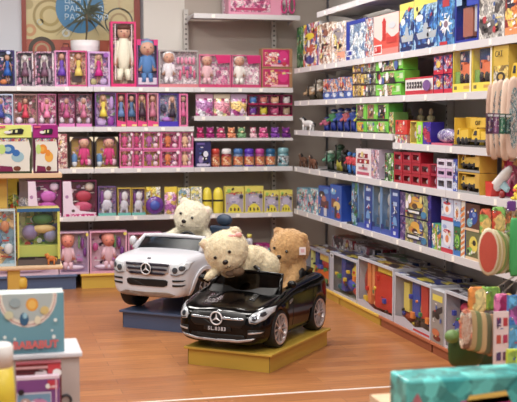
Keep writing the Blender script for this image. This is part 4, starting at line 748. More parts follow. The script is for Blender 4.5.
# --- bottom shelf (z .742)
CR('pale blue and pink puzzle box at the corner of the bottom shelf', 297, 307.4, 188.5, R5, .13, (120, 180, 206), pr([(110, 180, 206), (226, 150, 170), (190, 220, 230), (70, 130, 170)], 30))
CR('second pale blue and pink puzzle box, beside a superhero box', 307.8, 318, 188.8, R5, .13, (120, 180, 206), pr([(90, 170, 200), (236, 170, 180), (206, 226, 230), (60, 120, 170)], 26))
CR('blue box with a red-caped figure print, bottom shelf', 318.6, 330, 186.5, R5, .13, (40, 80, 180), (50, 90, 190), [('e', .3, .72, .26, .12, (60, 36, 50)), ('r', .2, .3, .9, .55, (90, 40, 60)), ('e', .5, .6, .2, .1, (190, 110, 90)), ('r', .5, .04, .75, .3, (206, 206, 220)), ('e', .7, .85, .2, .08, (90, 150, 220))])
CR('blue box with a tumbling acrobat print, bottom shelf', 330.4, 341.6, 185, R5, .13, (36, 70, 170), (46, 90, 190), [('r', .1, .35, .5, .6, (120, 50, 50)), ('e', .6, .42, .3, .12, (226, 190, 110)), ('r', .4, .06, .6, .4, (60, 40, 50)), ('e', .75, .15, .16, .08, (206, 60, 60)), ('e', .3, .8, .24, .08, (110, 170, 226))])
FR(figure, 'black and silver armoured figure on the bottom shelf', 343, 351.5, 184, R5, (60, 64, 70), (150, 154, 160), (40, 44, 50), helmet=(90, 96, 100), weapon=(200, 204, 210))
CR('blue box with a green dragon print, beside the armoured figure', 351.8, 357.6, 182.5, R5, .13, (36, 80, 160), pr([(30, 90, 160), (40, 130, 80), (60, 60, 70), (150, 190, 220)], 26))
vs_ = [(358, 364.6, 0), (365, 372.2, 1), (372.6, 381, 0), (381.4, 391, 0), (391.4, 399.4, 1)]
vn = ['first, grey-windowed', 'second, solid blue', 'third, grey-windowed', 'fourth, grey-windowed', 'last, solid blue']
for (a, b, k), n in zip(vs_, vn):
    xm = (a + b) / 2; yt = 176.5 + (xm - 350) * .16
    if k: CR('tall narrow box in the blue row, %s with white marks' % n, a, b, yt + 3, R5, .13, (30, 60, 140), (34, 66, 150), [('r', .2, .82, .8, .88, (190, 206, 236)), ('r', .25, .62, .75, .7, (170, 190, 226)), ('g', [(.2, .45), (.8, .5), (.6, .56)], (200, 214, 240)), ('g', [(.2, .24), (.8, .24), (.7, .38), (.5, .42), (.3, .38)], (110, 160, 220)), ('r', 0, 0, 1, .18, (50, 70, 190)), ('r', .35, .05, .65, .12, (210, 220, 240))])
    else: WR('tall narrow box in the blue row, %s with a silver toy' % n, a, b, yt + 3, R5, .13, (110, 150, 200), pr([(150, 154, 160), (200, 204, 210), (90, 100, 130)], 35), [('acc', .5, .7, .24, .14, (190, 190, 196)), ('acc', .5, .42, .26, .16, (120, 124, 134)), ('blk', .3, .16, .7, .3, (90, 100, 120))], items=[('r', 0, 0, 1, .12, (60, 90, 180)), ('r', .0, .1, .3, .2, (30, 50, 120))], fr=.1)
for j, (y0, y1) in enumerate(((219, None), (194, 218))):
    CR('cookie-brown craft box, %s of two stacked on the bottom shelf' % ('lower', 'upper')[j], 400.5, 428, y0, R5, .14, (60, 50, 110), pr([(190, 170, 90), (150, 160, 110), (90, 80, 120), (206, 196, 150)], 18), [('r', 0, 0, .2, 1, pr([(50, 40, 110), (150, 130, 170), (90, 60, 130)], 40)), ('e', .55, .72, .16, .18, (226, 166, 60)), ('e', .42, .56, .1, .12, (206, 140, 50)), ('e', .72, .58, .12, .13, (230, 180, 70)), ('e', .55, .5, .1, .12, (90, 60, 40)), ('r', .25, .14, .78, .36, (40, 40, 50)), ('r', .3, .2, .72, .3, (226, 226, 230)), ('e', .88, .2, .1, .14, (60, 130, 180))], yb=y1)
CR('tall indigo box slotted behind the craft boxes', 428.4, 431.5, 194, R5, .14, (50, 40, 130), pr([(60, 50, 160), (40, 30, 110)], 30))
for j, (a, b, y0, y1, c, lab) in enumerate(((423.5, 439, 218, None, (60, 150, 120), 'green striped box leaning low beside the craft boxes'), )):
    CR(lab, 432, 441, 224, R5, .12, c, pr([(120, 180, 60), (236, 130, 60), (60, 130, 170), (226, 220, 210)], 26), [('r', .4, 0, .6, 1, (150, 190, 60))])
for j, (y0, y1) in enumerate(((221, None), (195, 220.5))):
    CR('white and red kitten face craft box, %s of two stacked' % ('lower', 'upper')[j], 441.5, 453.5, y0, R5, .14, (200, 200, 226), ((206, 214, 236), (190, 200, 230))[j], [('e', .5, .5, .36, .28, (232, 232, 240)), ('e', .5, .44, .14, .12, (226, 130, 80)), ('r', 0, 0, 1, .14, (206, 40, 60)), ('e', .5, .68, .3, .06, (206, 50, 70)), ('e', .3, .82, .16, .06, (150, 170, 220))], yb=y1)
for j, (y0, y1) in enumerate(((227, None), (199, 226.5))):
    CR(('green frog craft box, bottom shelf, below the egg-print one', 'pale craft box with an orange egg print, above the frog one')[j], 454, 461, y0, R5, .14, (60, 130, 190), ((50, 110, 60), (200, 206, 226))[j], [('e', .5, .5, .34, .24, ((130, 200, 60), (232, 226, 230))[j]), ('e', .5, .46, .18, .14, ((70, 150, 50), (226, 120, 60))[j]), ('r', 0, 0, 1, .2, (50, 120, 200))], yb=y1)
CR('tall box with slanting orange stripes on a blue edge', 461.4, 465.5, 201, R5, .14, (40, 70, 170), (232, 226, 214), [('g', [(0, v), (1, v + .07), (1, v + .12), (0, v + .05)], (226, 130, 60)) for v in [i * .1 for i in range(9)]])
for j, (y0, y1) in enumerate(((232, None), (204, 231.5))):
    CR(('yellow dragon print box, lower of two right of the striped box', 'dark box with a blue balloon print, upper of two right of the striped box')[j], 466, 480, y0, R5, .14, ((150, 150, 60), (60, 40, 30))[j], ((110, 110, 70), (90, 50, 36))[j], [('e', .55, .55, .3, .3, ((226, 206, 80), (40, 70, 160))[j]), ('e', .3, .3, .2, .16, ((130, 190, 90), (110, 170, 190))[j]), ('e', .62, .62, .12, .1, ((60, 50, 40), (110, 150, 220))[j]), ('r', 0, 0, 1, .1, (226, 190, 150))], yb=y1)
for i, (a, b) in enumerate(((491.5, 500), (500.6, 511), (511.6, 527))):
    CR('orange and green fruit print box, %s of three on the bottom shelf' % ('first', 'second', 'third')[i], a, b, 208, R5, .14, (226, 150, 80), pr([(236, 150, 80), (120, 180, 80), (240, 206, 110), (214, 70, 60), (240, 230, 200)], 18), X=W + .1)
# --- big boxes on the floor podiums, the tops of a back row showing over the front row
def big(label, x0, x1, yt, z, d, frame, back, content, items=(), X=None, lidpal=None, yb=None):
    p = rx(x0, x1, yt, z, X, yb); h = p['h']; w = p['w']
    t = window_box(label, 'boxed toy set', p['loc'], p['rz'], w, d, h, frame, back, content, name='toy_set_box', items=items, fr=.045)
    rr = random.Random(int(x0))
    for k in range(9):
        u, v = rr.uniform(.14, .84), rr.uniform(.1, .7); q = rr.uniform(.03, .06); cc = rr.choice([(226, 190, 50), (206, 40, 40), (40, 70, 180), (236, 130, 50), (50, 140, 80), (30, 30, 36)])
        if k % 2: G().lathe([(0, 0), (q * .8 * h, 0), (q * .8 * h, .02), (0, .02)], mk(cc, .35), (u * w, .006 + .003 * k, v * h), 12, 'y').build('toy_wheel', t)
        else: G().box(u * w, u * w + q * w * 1.4, .008, .035, v * h, v * h + q * h * 2.2, mk(cc, .35)).build('toy_brick', t, bev=.003)
    g = G(); g.box(.012, w - .012, .02, d - .02, h + .0002, h + .0016, lidpal or mk((60, 56, 66), .25)); g.build('top_print', t)
    return t
ZP = .0885
PALE = (196, 196, 206)
XF = W + .01
lidA = pr([(70, 60, 70), (190, 190, 200), (60, 50, 60), (200, 170, 60), (110, 40, 50)], 9, stretch=(1, 3, 1))
lidB = pr([(180, 184, 196), (60, 56, 70), (50, 70, 150), (206, 190, 60), (70, 66, 80)], 9, stretch=(1, 3, 1))
big('big boxed toy set with a red and yellow digger, behind the tan bear', 306, 329.5, 250, ZP, .225, (150, 150, 166), (60, 120, 90), [('blk', .1, .1, .2, .9, (220, 226, 120)), ('blk', .3, .2, .44, .95, (40, 60, 150)), ('acc', .66, .65, .2, .18, (214, 60, 40)), ('blk', .5, .72, .95, .95, (232, 200, 60)), ('truck', .3, .05, .96, .5, (226, 90, 40), (236, 150, 80))], X=XF, lidpal=lidA)
big('big boxed tool set with a blue upright and a yellow ball, grey side card', 330, 357, 256, ZP, .225, PALE, (140, 140, 124), [('blk', .34, .12, .48, .92, (50, 70, 170)), ('acc', .78, .6, .18, .24, (232, 200, 60)), ('acc', .62, .3, .2, .14, (60, 80, 190)), ('acc', .25, .14, .16, .1, (30, 110, 130)), ('acc', .8, .2, .14, .12, (206, 60, 50))], items=[('r', 0, 0, .15, 1, (176, 180, 194)), ('r', .02, .86, .13, .95, (226, 220, 220)), ('e', .075, .9, .04, .03, (30, 30, 34))], X=XF, lidpal=lidB)
big('big boxed set filled with red parts and an orange column', 358, 393.5, 262.5, ZP, .225, PALE, (150, 50, 44), [('blk', .42, .1, .98, .8, (214, 40, 34)), ('blk', .2, .1, .3, .95, (236, 130, 70)), ('blk', .34, .3, .4, .95, (240, 150, 90)), ('acc', .12, .5, .08, .3, (170, 40, 40)), ('blk', .5, .82, .95, .97, (232, 196, 60)), ('acc', .4, .12, .1, .08, (240, 170, 110))], items=[('g', [(.0, .0), (1, .0), (1, .1), (.5, .07), (.2, .16), (0, .12)], (190, 190, 206))], X=XF, lidpal=lidA)
big('big boxed tool bench set in yellow, blue and red', 394.5, 431, 279, ZP, .225, PALE, (120, 110, 100), [('blk', .18, .3, .34, .85, (220, 200, 90)), ('blk', .42, .28, .62, .95, (40, 80, 180)), ('blk', .66, .3, .84, .92, (206, 60, 50)), ('acc', .6, .45, .2, .2, (226, 200, 60)), ('acc', .78, .3, .1, .16, (50, 50, 140)), ('acc', .2, .18, .16, .12, (190, 70, 40))], items=[('g', [(0, 0), (1, 0), (1, .14), (.8, .16), (.6, .1), (.3, .2), (0, .14)], (196, 196, 212)), ('r', .55, .03, .98, .07, (206, 50, 60))], X=XF, lidpal=lidB)
p = rx(431.6, 444, 291, ZP, XF); t = carton('narrow grey upright carton with a yellow band and a toy truck print', 'toy box', p['loc'], p['rz'], p['w'], .225, p['h'], (206, 206, 214), (150, 144, 140), [('r', .1, .8, .9, .92, (226, 206, 80)), ('g', [(.1, .45), (.9, .62), (.9, .74), (.1, .58)], (60, 60, 64)), ('e', .5, .52, .2, .06, (40, 40, 44)), ('e', .4, .2, .3, .07, (206, 110, 70)), ('e', .5, .1, .3, .05, (120, 40, 36))])
big('big boxed set in dark blue and red behind the hanging cards', 445, 478, 296, ZP, .225, PALE, (50, 40, 80), [('blk', .2, .1, .5, .5, (40, 80, 180)), ('acc', .4, .75, .14, .1, (206, 40, 80)), ('acc', .2, .14, .16, .12, (190, 50, 40)), ('blk', .7, .1, .8, .95, (226, 200, 80))], X=XF, lidpal=lidA)
big('big boxed set at the right edge, mostly behind the hanging green bags', 479, 520, 308, ZP, .225, PALE, (60, 60, 110), [('blk', .2, .1, .6, .6, (50, 110, 190)), ('acc', .7, .6, .14, .1, (206, 90, 60))], X=XF, lidpal=lidB)
for i, (ya, yb_, hh, col, pal) in enumerate(((10.15, 9.55, .43, (150, 50, 60), [(90, 76, 86), (170, 60, 70), (206, 206, 212), (190, 190, 200)]), (9.5, 8.95, .42, (190, 190, 200), [(190, 190, 200), (60, 60, 70), (150, 60, 80), (170, 170, 180)]), (8.9, 8.2, .4, (60, 130, 80), [(70, 60, 80), (60, 130, 80), (200, 200, 206), (50, 80, 150)]), (8.14, 7.4, .385, (190, 190, 200), [(206, 180, 60), (50, 46, 60), (190, 190, 200), (50, 60, 140)]), (7.34, 6.6, .37, (190, 190, 200), [(60, 56, 70), (206, 190, 60), (180, 180, 190), (50, 60, 140)]), (6.54, 5.9, .36, (190, 190, 200), [(60, 56, 70), (206, 190, 60), (180, 180, 190), (50, 60, 140)]))):
    carton('flat-topped toy carton in the back row on the podium, %s from the corner' % ('first', 'second', 'third', 'fourth', 'fifth', 'sixth')[i], 'toy box', (W + .25, ya, ZP), -PI / 2, ya - yb_, .2, hh, pr(pal, 8, stretch=(1, 2.4, 1)), pr(pal, 14))
# ================================================================= ride-on cars on their podiums
ANG = math.radians(39.8)
def evalmesh(o):
    dg = bpy.context.evaluated_depsgraph_get(); return bpy.data.meshes.new_from_object(o.evaluated_get(dg))
def drop(o):
    me = o.data; bpy.data.objects.remove(o)
    if me and me.users == 0: bpy.data.meshes.remove(me)
def loft(stations, mat, name, sub=2, xo=0.0):
    """stations: (y, [(x, z) half outline, bottom centre .. top centre])"""
    g = G(); n = len(stations[0][1]); ring_n = 2 * n - 2; vs = []; fs = []
    for y, pr_ in stations:
        full = [(x, z) for x, z in pr_] + [(-x, z) for x, z in reversed(pr_[1:-1])]
        vs += [(x, y, z) for x, z in full]
    for i in range(len(stations) - 1):
        for j in range(ring_n): k = (j + 1) % ring_n; fs.append((i * ring_n + j, i * ring_n + k, (i + 1) * ring_n + k, (i + 1) * ring_n + j))
    fs += [tuple(range(ring_n)), tuple(range((len(stations) - 1) * ring_n, len(stations) * ring_n))]
    g.add(vs, fs, mat, True); o = g.build(name)
    m = o.modifiers.new('s', 'SUBSURF'); m.levels = m.render_levels = sub
    me = evalmesh(o); drop(o); o = bpy.data.objects.new(name, me); COL.objects.link(o); return o
def cut(o, cutters):
    for c in cutters:
        m = o.modifiers.new('b', 'BOOLEAN'); m.operation = 'DIFFERENCE'; m.object = c; m.solver = 'EXACT'
    me = evalmesh(o); nm = o.name
    for c in cutters: drop(c)
    old = o.data; o.modifiers.clear(); o.data = me
    bpy.data.meshes.remove(old); return o
def bvh_of(o):
    bm = bmesh.new(); bm.from_mesh(o.data); b = BVHTree.FromBMesh(bm); bm.free(); return b
def decal(bv, name, pts, mat, parent, axis='y', off=.003, thick=.003, sgn=1, sub=3, lim=None):
    """a thin shaped panel laid on the body: outline (u, z) seen along the axis"""
    bm = bmesh.new()
    if axis == 'z': V = [bm.verts.new((u, v, 0)) for u, v in pts]
    else: V = [bm.verts.new((u, 0, v)) for u, v in pts]
    bm.faces.new(V); bmesh.ops.triangulate(bm, faces=bm.faces)
    for _ in range(sub):
        bmesh.ops.subdivide_edges(bm, edges=[e for e in bm.edges if e.calc_length() > .012], cuts=1, use_grid_fill=True)
        bmesh.ops.triangulate(bm, faces=bm.faces)
    for v in bm.verts:
        u, w = v.co.x, (v.co.y if axis == 'z' else v.co.z)
        if axis == 'y': org, d = Vector((u, -1, w)), Vector((0, 1, 0))
        elif axis == 'x': org, d = Vector((sgn * 1.0, u, w)), Vector((-sgn, 0, 0))
        else: org, d = Vector((u, w, 1.2)), Vector((0, 0, -1))
        hit = bv.ray_cast(org, d)
        if hit[0] is None:
            near = bv.find_nearest(org + d * (.97 if axis == 'y' else .8)); p = near[0]
            p = Vector((u, p.y, w)) if axis == 'y' else (Vector((p.x, u, w)) if axis == 'x' else Vector((u, w, p.z)))
        else: p = hit[0]
        v.co = p - d * off
    me = bpy.data.meshes.new(name); bm.to_mesh(me); bm.free(); me.materials.append(mat)
    for p in me.polygons: p.use_smooth = True
    o = bpy.data.objects.new(name, me); COL.objects.link(o); o.parent = parent
    s = o.modifiers.new('t', 'SOLIDIFY'); s.thickness = thick; s.offset = 0
    return o
def hit_y(bv, x, z):
    h = bv.ray_cast(Vector((x, -1, z)), Vector((0, 1, 0))); return h[0].y if h[0] else 0
CHROME = mk((226, 228, 234), .2, metal=.85); SILVER = mk((200, 200, 206), .32, metal=.7); RUB = mk((20, 20, 22), .65)
def wheel(parent, x, y, z, r, wd_, side, spokes=10, rimc=None, frac=.78):
    """side +1: outer face towards +x"""
    g = G(); a = x; s = side
    prof = [(r * frac, -wd_), (r * .96, -wd_), (r, -wd_ * .85), (r, -wd_ * .15), (r * .96, -.004), (r * frac, .0), (r * (frac - .03), -.012)]
    g.lathe([(q, a + s * h) for q, h in prof], RUB, (0, y, z), 32, 'x'); w = g.build('wheel', parent)
    rm = rimc or SILVER; R = r * (frac - .0)
    G().lathe([(R, a - s * .003), (R * .98, a + s * .001), (R * .88, a - s * .002), (R * .86, a - s * .03)], rm, (0, y, z), 32, 'x').build('rim', w)
    G().lathe([(0, a - s * .035), (R * .87, a - s * .035)], mk((30, 30, 34), .5), (0, y, z), 24, 'x').build('brake_disc', w)
    for i in range(spokes):
        t = 2 * PI * i / spokes; c, q = math.cos(t), math.sin(t)
        g = G(); hw = r * .035
        p0 = Vector((a - s * .008, y + c * R * .12, z + q * R * .12)); p1 = Vector((a - s * .003, y + c * R * .9, z + q * R * .9))
        n = Vector((0, -q, c)) * hw
        vs = [p0 - n, p0 + n, p1 + n * 1.3, p1 - n * 1.3]; vs += [v - Vector((s * .012, 0, 0)) for v in vs]
        g.add(vs, [(0, 1, 2, 3), (7, 6, 5, 4), (0, 4, 5, 1), (1, 5, 6, 2), (2, 6, 7, 3), (3, 7, 4, 0)], rm); g.build('spoke', w)
    G().lathe([(0, a + s * .001), (R * .16, a - s * .001), (R * .2, a - s * .012)], rm, (0, y, z), 16, 'x').build('hub_cap', w)
    return w
def star_badge(parent, x, y, z, r, tilt=0.0):
    BD = mk((226, 226, 232), .35, metal=.25)
    g = G(); g.tube([(x + r * math.cos(a), y, z + r * math.sin(a)) for a in [2 * PI * i / 28 for i in range(28)]], r * .12, BD, 8, True)
    g.lathe([(0, .004), (r * .96, .004), (r * .96, .016), (0, .016)], mk((14, 14, 18), .5), (x, y, z), 24, 'y')
    o = g.build('star_badge', parent)
    g = G()
    for k in range(3):
        a = PI / 2 + 2 * PI * k / 3; b, c = a + PI / 3, a - PI / 3
        vs = [(x + r * .97 * math.cos(a), y, z + r * .97 * math.sin(a)), (x + r * .2 * math.cos(b), y + .002, z + r * .2 * math.sin(b)), (x, y - .006, z), (x + r * .2 * math.cos(c), y + .002, z + r * .2 * math.sin(c))]
        g.add(vs, [(0, 1, 2), (0, 2, 3)], BD)
    g.build('star', o)
    return o
def mirror_pts(p): return p + [(-x, z) for x, z in reversed(p)]
def podium(label, O, w, d, h, col, x0):
    t = thing('podium', label, 'podium', (O[0], O[1], 0), -ANG)
    m = mk(col, .42, coat=.2, mottle=.04, scale=5)
    G().box(x0, x0 + w, .0, d, 0, h - .018, m).build('base', t)
    G().box(x0 - .022, x0 + w + .022, -.022, d + .022, h - .018, h, m).build('top_board', t, bev=.004)
    for x in (x0, x0 + w - .004): G().box(x, x + .004, -.002, 0, 0, h - .018, mk([int(c * .6) for c in col], .6)).build('corner_seam', t)
    return t
# ---- black roadster
A = at_z(188, 364, 0); B = at_z(270, 373, 0); OB = ((A.x + B.x) / 2, (A.y + B.y) / 2)
HP = .125
podium('yellow podium carrying the black toy car, in the middle of the floor', OB, .61, .98, HP, (198, 158, 50), -.305)
PAINT = mk((5, 5, 6), .13); PAINT.node_tree.nodes['Principled BSDF'].inputs['Specular IOR Level'].default_value = .32; TRIMB = mk((16, 16, 18), .5); DARKG = mk((10, 12, 15), .06, coat=1.0)
cx0 = -.05; c_, s_ = math.cos(ANG), math.sin(ANG)
car = thing('ride_on_car', 'black ride-on toy roadster with silver star grille standing on the yellow podium', 'toy car', (OB[0] + cx0 * c_, OB[1] - cx0 * s_, HP), -ANG)
def bsec(y, w, zb, zm, zs, zt, crown=.012):
    return (y, [(0, zb), (w * .8, zb), (w * .97, zb + .03), (w * 1.03, zm), (w * 1.01, zs - .035), (w * .9, zs), (w * .62, zt - .004), (w * .3, zt + crown), (0, zt + crown)])
st = [bsec(-.055, .20, .065, .12, .19, .185), bsec(-.05, .25, .055, .13, .22, .228), bsec(-.025, .295, .045, .14, .262, .262), bsec(.03, .318, .042, .15, .292, .282), bsec(.10, .33, .042, .16, .312, .296),
      bsec(.21, .338, .042, .17, .34, .318), bsec(.33, .333, .042, .18, .36, .338), bsec(.45, .322, .042, .18, .385, .372), bsec(.62, .322, .042, .18, .40, .392), bsec(.80, .33, .045, .19, .415, .41),
      bsec(.93, .34, .05, .2, .42, .415), bsec(1.04, .325, .07, .2, .40, .405), bsec(1.10, .29, .10, .2, .36, .375), bsec(1.115, .25, .13, .2, .33, .34)]
body = loft(st, PAINT, 'car_body')
WF, WR_ = .215, .885
cs = []
for y in (WF, WR_):
    for s in (-1, 1): cs.append(G().lathe([(0, s * .21), (.14, s * .21), (.14, s * .45), (0, s * .45)], TRIMB, (0, y, .125), 40, 'x').build('cutter'))
cs.append(G().box(-.265, .265, .40, .90, .16, .8, TRIMB).build('cutter', bev=.03))
for m in (cs[-1],): pass
body = cut(body, cs); body.parent = car
bv = bvh_of(body)
for s in (-1, 1):
    for y in (WF, WR_): wheel(car, s * .338, y, .1265, .126, .1, s, 10, mk((206, 196, 196), .3, metal=.6), .84)
# grille, star, plate, lip, lights
decal(bv, 'grille', mirror_pts([(0, .158), (.17, .163), (.2, .195), (.205, .235), (.19, .254), (0, .262)]), mk((12, 12, 14), .4, mottle=.5, scale=120), car, off=.004)
decal(bv, 'grille_bar', mirror_pts([(0, .213), (.18, .214), (.196, .219), (.193, .229), (.1, .227), (0, .227)]), CHROME, car, off=.011, thick=.008)
star_badge(car, 0, hit_y(bv, 0, .22) - .024, .22, .042)
decal(bv, 'hood_badge', [(-.016, .262), (.016, .262), (.014, .27), (-.014, .27)], CHROME, car, off=.003)
decal(bv, 'number_plate', mirror_pts([(0, .135), (.1, .137), (.1, .161), (0, .162)]), mk((12, 12, 14), .35), car, off=.005)
yy = hit_y(bv, 0, .136); o = text_mesh('SL.8383', .034, mk((206, 206, 214), .4), 'plate_lettering', car, depth=.001, spacing=1.25, bold=.0006); o.location = (.0, yy - .011, .1485)
decal(bv, 'lower_intake', mirror_pts([(0, .076), (.17, .08), (.2, .1), (.19, .116), (0, .114)]), mk((9, 9, 10), .6), car, off=.003)
decal(bv, 'silver_lip', mirror_pts([(0, .066), (.16, .07), (.245, .086), (.27, .102), (.235, .098), (.15, .084), (0, .079)]), SILVER, car, off=.008, thick=.008)
HLAMP = mk((196, 200, 208), .15, mottle=.45, scale=55, coat=1.0, metal=.3)
for s in (-1, 1):
    decal(bv, 'headlight', [(s * .232, .2), (s * .27, .196), (s * .315, .22), (s * .332, .262), (s * .328, .292), (s * .295, .284), (s * .24, .256), (s * .222, .23)], HLAMP, car, off=.005, thick=.006)
    for (u, z, rr) in ((.262, .232, .017), (.303, .256, .015)):
        decal(bv, 'lamp_lens', [(s * u + rr * math.cos(2 * PI * i / 12), z + rr * math.sin(2 * PI * i / 12)) for i in range(12)], mk((70, 72, 80), .1, metal=.6), car, off=.011, thick=.002)
    decal(bv, 'lamp_rim', [(s * .238, .206), (s * .27, .2), (s * .3, .212), (s * .27, .208), (s * .24, .214)], mk((60, 62, 70), .3), car, off=.010, thick=.002)
    decal(bv, 'fog_strip', [(s * .225, .126), (s * .3, .134), (s * .312, .144), (s * .225, .138)], SILVER, car, off=.006, thick=.004)
    decal(bv, 'fog_recess', [(s * .215, .098), (s * .305, .112), (s * .315, .155), (s * .22, .155)], mk((8, 8, 9), .6), car, off=.002, thick=.003)
    # side vent with chrome blades, door line, mirror
    decal(bv, 'side_vent', [(.345, .27), (.42, .285), (.425, .305), (.35, .295)], mk((8, 8, 9), .5), car, axis='x', sgn=s, off=.002)
    for k in range(2): decal(bv, 'vent_blade', [(.352, .274 + k * .013), (.418, .288 + k * .012), (.418, .291 + k * .012), (.352, .278 + k * .013)], CHROME, car, axis='x', sgn=s, off=.005, thick=.002)
    decal(bv, 'door_seam', [(.43, .08), (.433, .08), (.436, .38), (.433, .38)], mk((2, 2, 2), .8), car, axis='x', sgn=s, off=.0012, thick=.001)
    decal(bv, 'door_seam', [(.76, .14), (.763, .14), (.79, .39), (.787, .39)], mk((2, 2, 2), .8), car, axis='x', sgn=s, off=.0012, thick=.001)
    decal(bv, 'door_handle', [(.66, .335), (.74, .34), (.74, .348), (.66, .344)], PAINT, car, axis='x', sgn=s, off=.008, thick=.01)
    decal(bv, 'sill_trim', [(.36, .07), (.74, .07), (.74, .078), (.36, .078)], mk((40, 40, 44), .3), car, axis='x', sgn=s, off=.004, thick=.004)
    g = G(); g.ell((s * .345, .37, .405), (.035, .024, .027), PAINT).tube([(s * .3, .385, .375), (s * .34, .372, .395)], .01, PAINT); mo = g.build('side_mirror', car)
    G().ell((s * .345, .39, .405), (.028, .008, .021), CHROME).build('mirror_glass', mo)
    decal(bv, 'hood_vent', [(s * .12, .16), (s * .17, .15), (s * .15, .27), (s * .11, .27)], mk((5, 5, 6), .5), car, axis='z', off=.002, thick=.002)
    for k in range(2): decal(bv, 'hood_vent_blade', [(s * (.128 + k * .016), .165), (s * (.138 + k * .016), .163), (s * (.128 + k * .013), .262), (s * (.119 + k * .013), .262)], mk((150, 152, 160), .12, metal=.9), car, axis='z', off=.005, thick=.002)
# windscreen
wl = [(-.272, .325, .338), (-.235, .455, .452), (-.12, .44, .462), (0, .436, .465), (.12, .44, .462), (.235, .455, .452), (.272, .325, .338)]
g = G(); g.tube(wl, [.016, .013, .011, .011, .011, .013, .016], PAINT, 10); ws = g.build('windscreen_frame', car)
g = G(); n = 8; top = [(-.235 + .47 * i / n, .438 + .017 * abs(2 * i / n - 1) ** 2, .462 - .01 * abs(2 * i / n - 1) ** 2) for i in range(n + 1)]; bot = [(-.268 + .536 * i / n, .29 + .035 * abs(2 * i / n - 1) ** 2, .335) for i in range(n + 1)]
g.add(top + bot, [(i, i + 1, n + 2 + i, n + 1 + i) for i in range(n)], glassy((14, 17, 24), .07, .05), True); g.build('windscreen', ws)
g = G(); g.prism([(.285, .335), (.40, .335), (.40, .38), (.34, .372)], -.25, .25, TRIMB, 'x'); g.build('dashboard', car)
st_ = G(); cs_, zz = Vector((-.035, .485, .432)), .07
st_.tube([cs_ + Vector((.085 * math.cos(a), .035 * -math.sin(a) * -1, .06 * math.sin(a))) for a in [2 * PI * i / 26 for i in range(26)]], .014, mk((14, 14, 16), .35, coat=.6), 8, True)
sw = st_.build('steering_wheel', car); G().tube([cs_, cs_ + Vector((0, -.09, -.06))], .012, TRIMB).tube([cs_ - Vector((.08, 0, 0)), cs_ + Vector((.08, 0, 0))], .008, TRIMB).build('spokes', sw)
for s in (-1, 1):
    g = G(); g.box(s * .135 - .1, s * .135 + .1, .55, .80, .15, .22, TRIMB); se = g.build('seat', car, bev=.02)
    G().prism([(.77, .2), (.85, .2), (.885, .43), (.84, .46), (.80, .43)], s * .135 - .095, s * .135 + .095, TRIMB, 'x').build('seat_back', car, bev=.015)
G().prism([(.86, .38), (.98, .40), (1.02, .43), (.93, .455), (.87, .44)], -.24, .24, PAINT, 'x').build('rear_cowl', car, bev=.012)
# ---- white off-roader
A2 = at_z(123, 327, 0); OW = (A2.x + .3 * c_, A2.y - .3 * s_); HW = .14
podium('navy blue podium carrying the white toy car, behind the black one', OW, .62, 1.08, HW, NAVY, -.30)
cw = -.035
WP = mk((206, 206, 214), .3, coat=.4); DK = mk((22, 24, 30), .4); DKP = mk((34, 26, 44), .4)
suv = thing('ride_on_car', 'white ride-on toy off-road car with a star grille on the navy podium', 'toy car', (OW[0] + cw * c_, OW[1] - cw * s_, HW), -ANG)
def wsec(y, w, zb, zm, zs, zt, crown=.008):
    return (y, [(0, zb), (w * .8, zb), (w * .98, zb + .03), (w * 1.03, zm), (w * 1.02, zs - .05), (w * .96, zs - .006), (w * .7, zt), (w * .3, zt + crown), (0, zt + crown)])
st = [wsec(-.06, .25, .14, .22, .34, .34), wsec(-.052, .295, .13, .23, .40, .395), wsec(-.02, .325, .125, .24, .43, .43), wsec(.03, .335, .125, .25, .445, .447), wsec(.12, .342, .125, .26, .452, .458), wsec(.25, .345, .125, .27, .462, .468),
      wsec(.36, .343, .125, .27, .48, .485), wsec(.5, .34, .125, .28, .50, .505), wsec(.75, .345, .125, .28, .51, .515), wsec(.98, .345, .13, .28, .51, .515), wsec(1.1, .335, .14, .28, .49, .50), wsec(1.14, .3, .17, .28, .45, .46)]
body = loft(st, WP, 'car_body')
WF, WR_ = .235, .88; cs = []
for y in (WF, WR_):
    for s in (-1, 1): cs.append(G().lathe([(0, s * .2), (.172, s * .2), (.172, s * .5), (0, s * .5)], DK, (0, y, .15), 40, 'x').build('cutter'))
cs.append(G().box(-.28, .28, .36, 1.0, .22, .9, DK).build('cutter', bev=.03))
body = cut(body, cs); body.parent = suv; bv = bvh_of(body)
for s in (-1, 1):
    for y in (WF, WR_): wheel(suv, s * .35, y, .156, .156, .12, s, 5, frac=.66)
gr = decal(bv, 'grille', mirror_pts([(0, .298), (.14, .302), (.19, .325), (.2, .39), (.188, .406), (0, .41)]), SILVER, suv, off=.003)
for k, z in enumerate((.316, .35, .385)): decal(bv, 'grille_slot', mirror_pts([(0, z - .009), (.145 + .02 * k, z - .0095), (.165 + .015 * k, z + .001), (.155 + .018 * k, z + .0095), (0, z + .009)]), DKP, suv, off=.009, thick=.004)
star_badge(suv, 0, hit_y(bv, 0, .352) - .024, .352, .043)
decal(bv, 'hood_badge', [(-.016, .425), (.016, .425), (.014, .433), (-.014, .433)], mk((40, 40, 50), .3), suv, off=.003)
decal(bv, 'lower_intake', mirror_pts([(0, .216), (.15, .217), (.18, .23), (.185, .262), (.165, .272), (0, .27)]), mk((12, 12, 14), .5), suv, off=.004)
decal(bv, 'skid_plate', mirror_pts([(0, .135), (.2, .136), (.25, .155), (.2, .175), (0, .17)]), mk((150, 132, 120), .4, metal=.5, mottle=.3, scale=20), suv, off=.006, thick=.006)
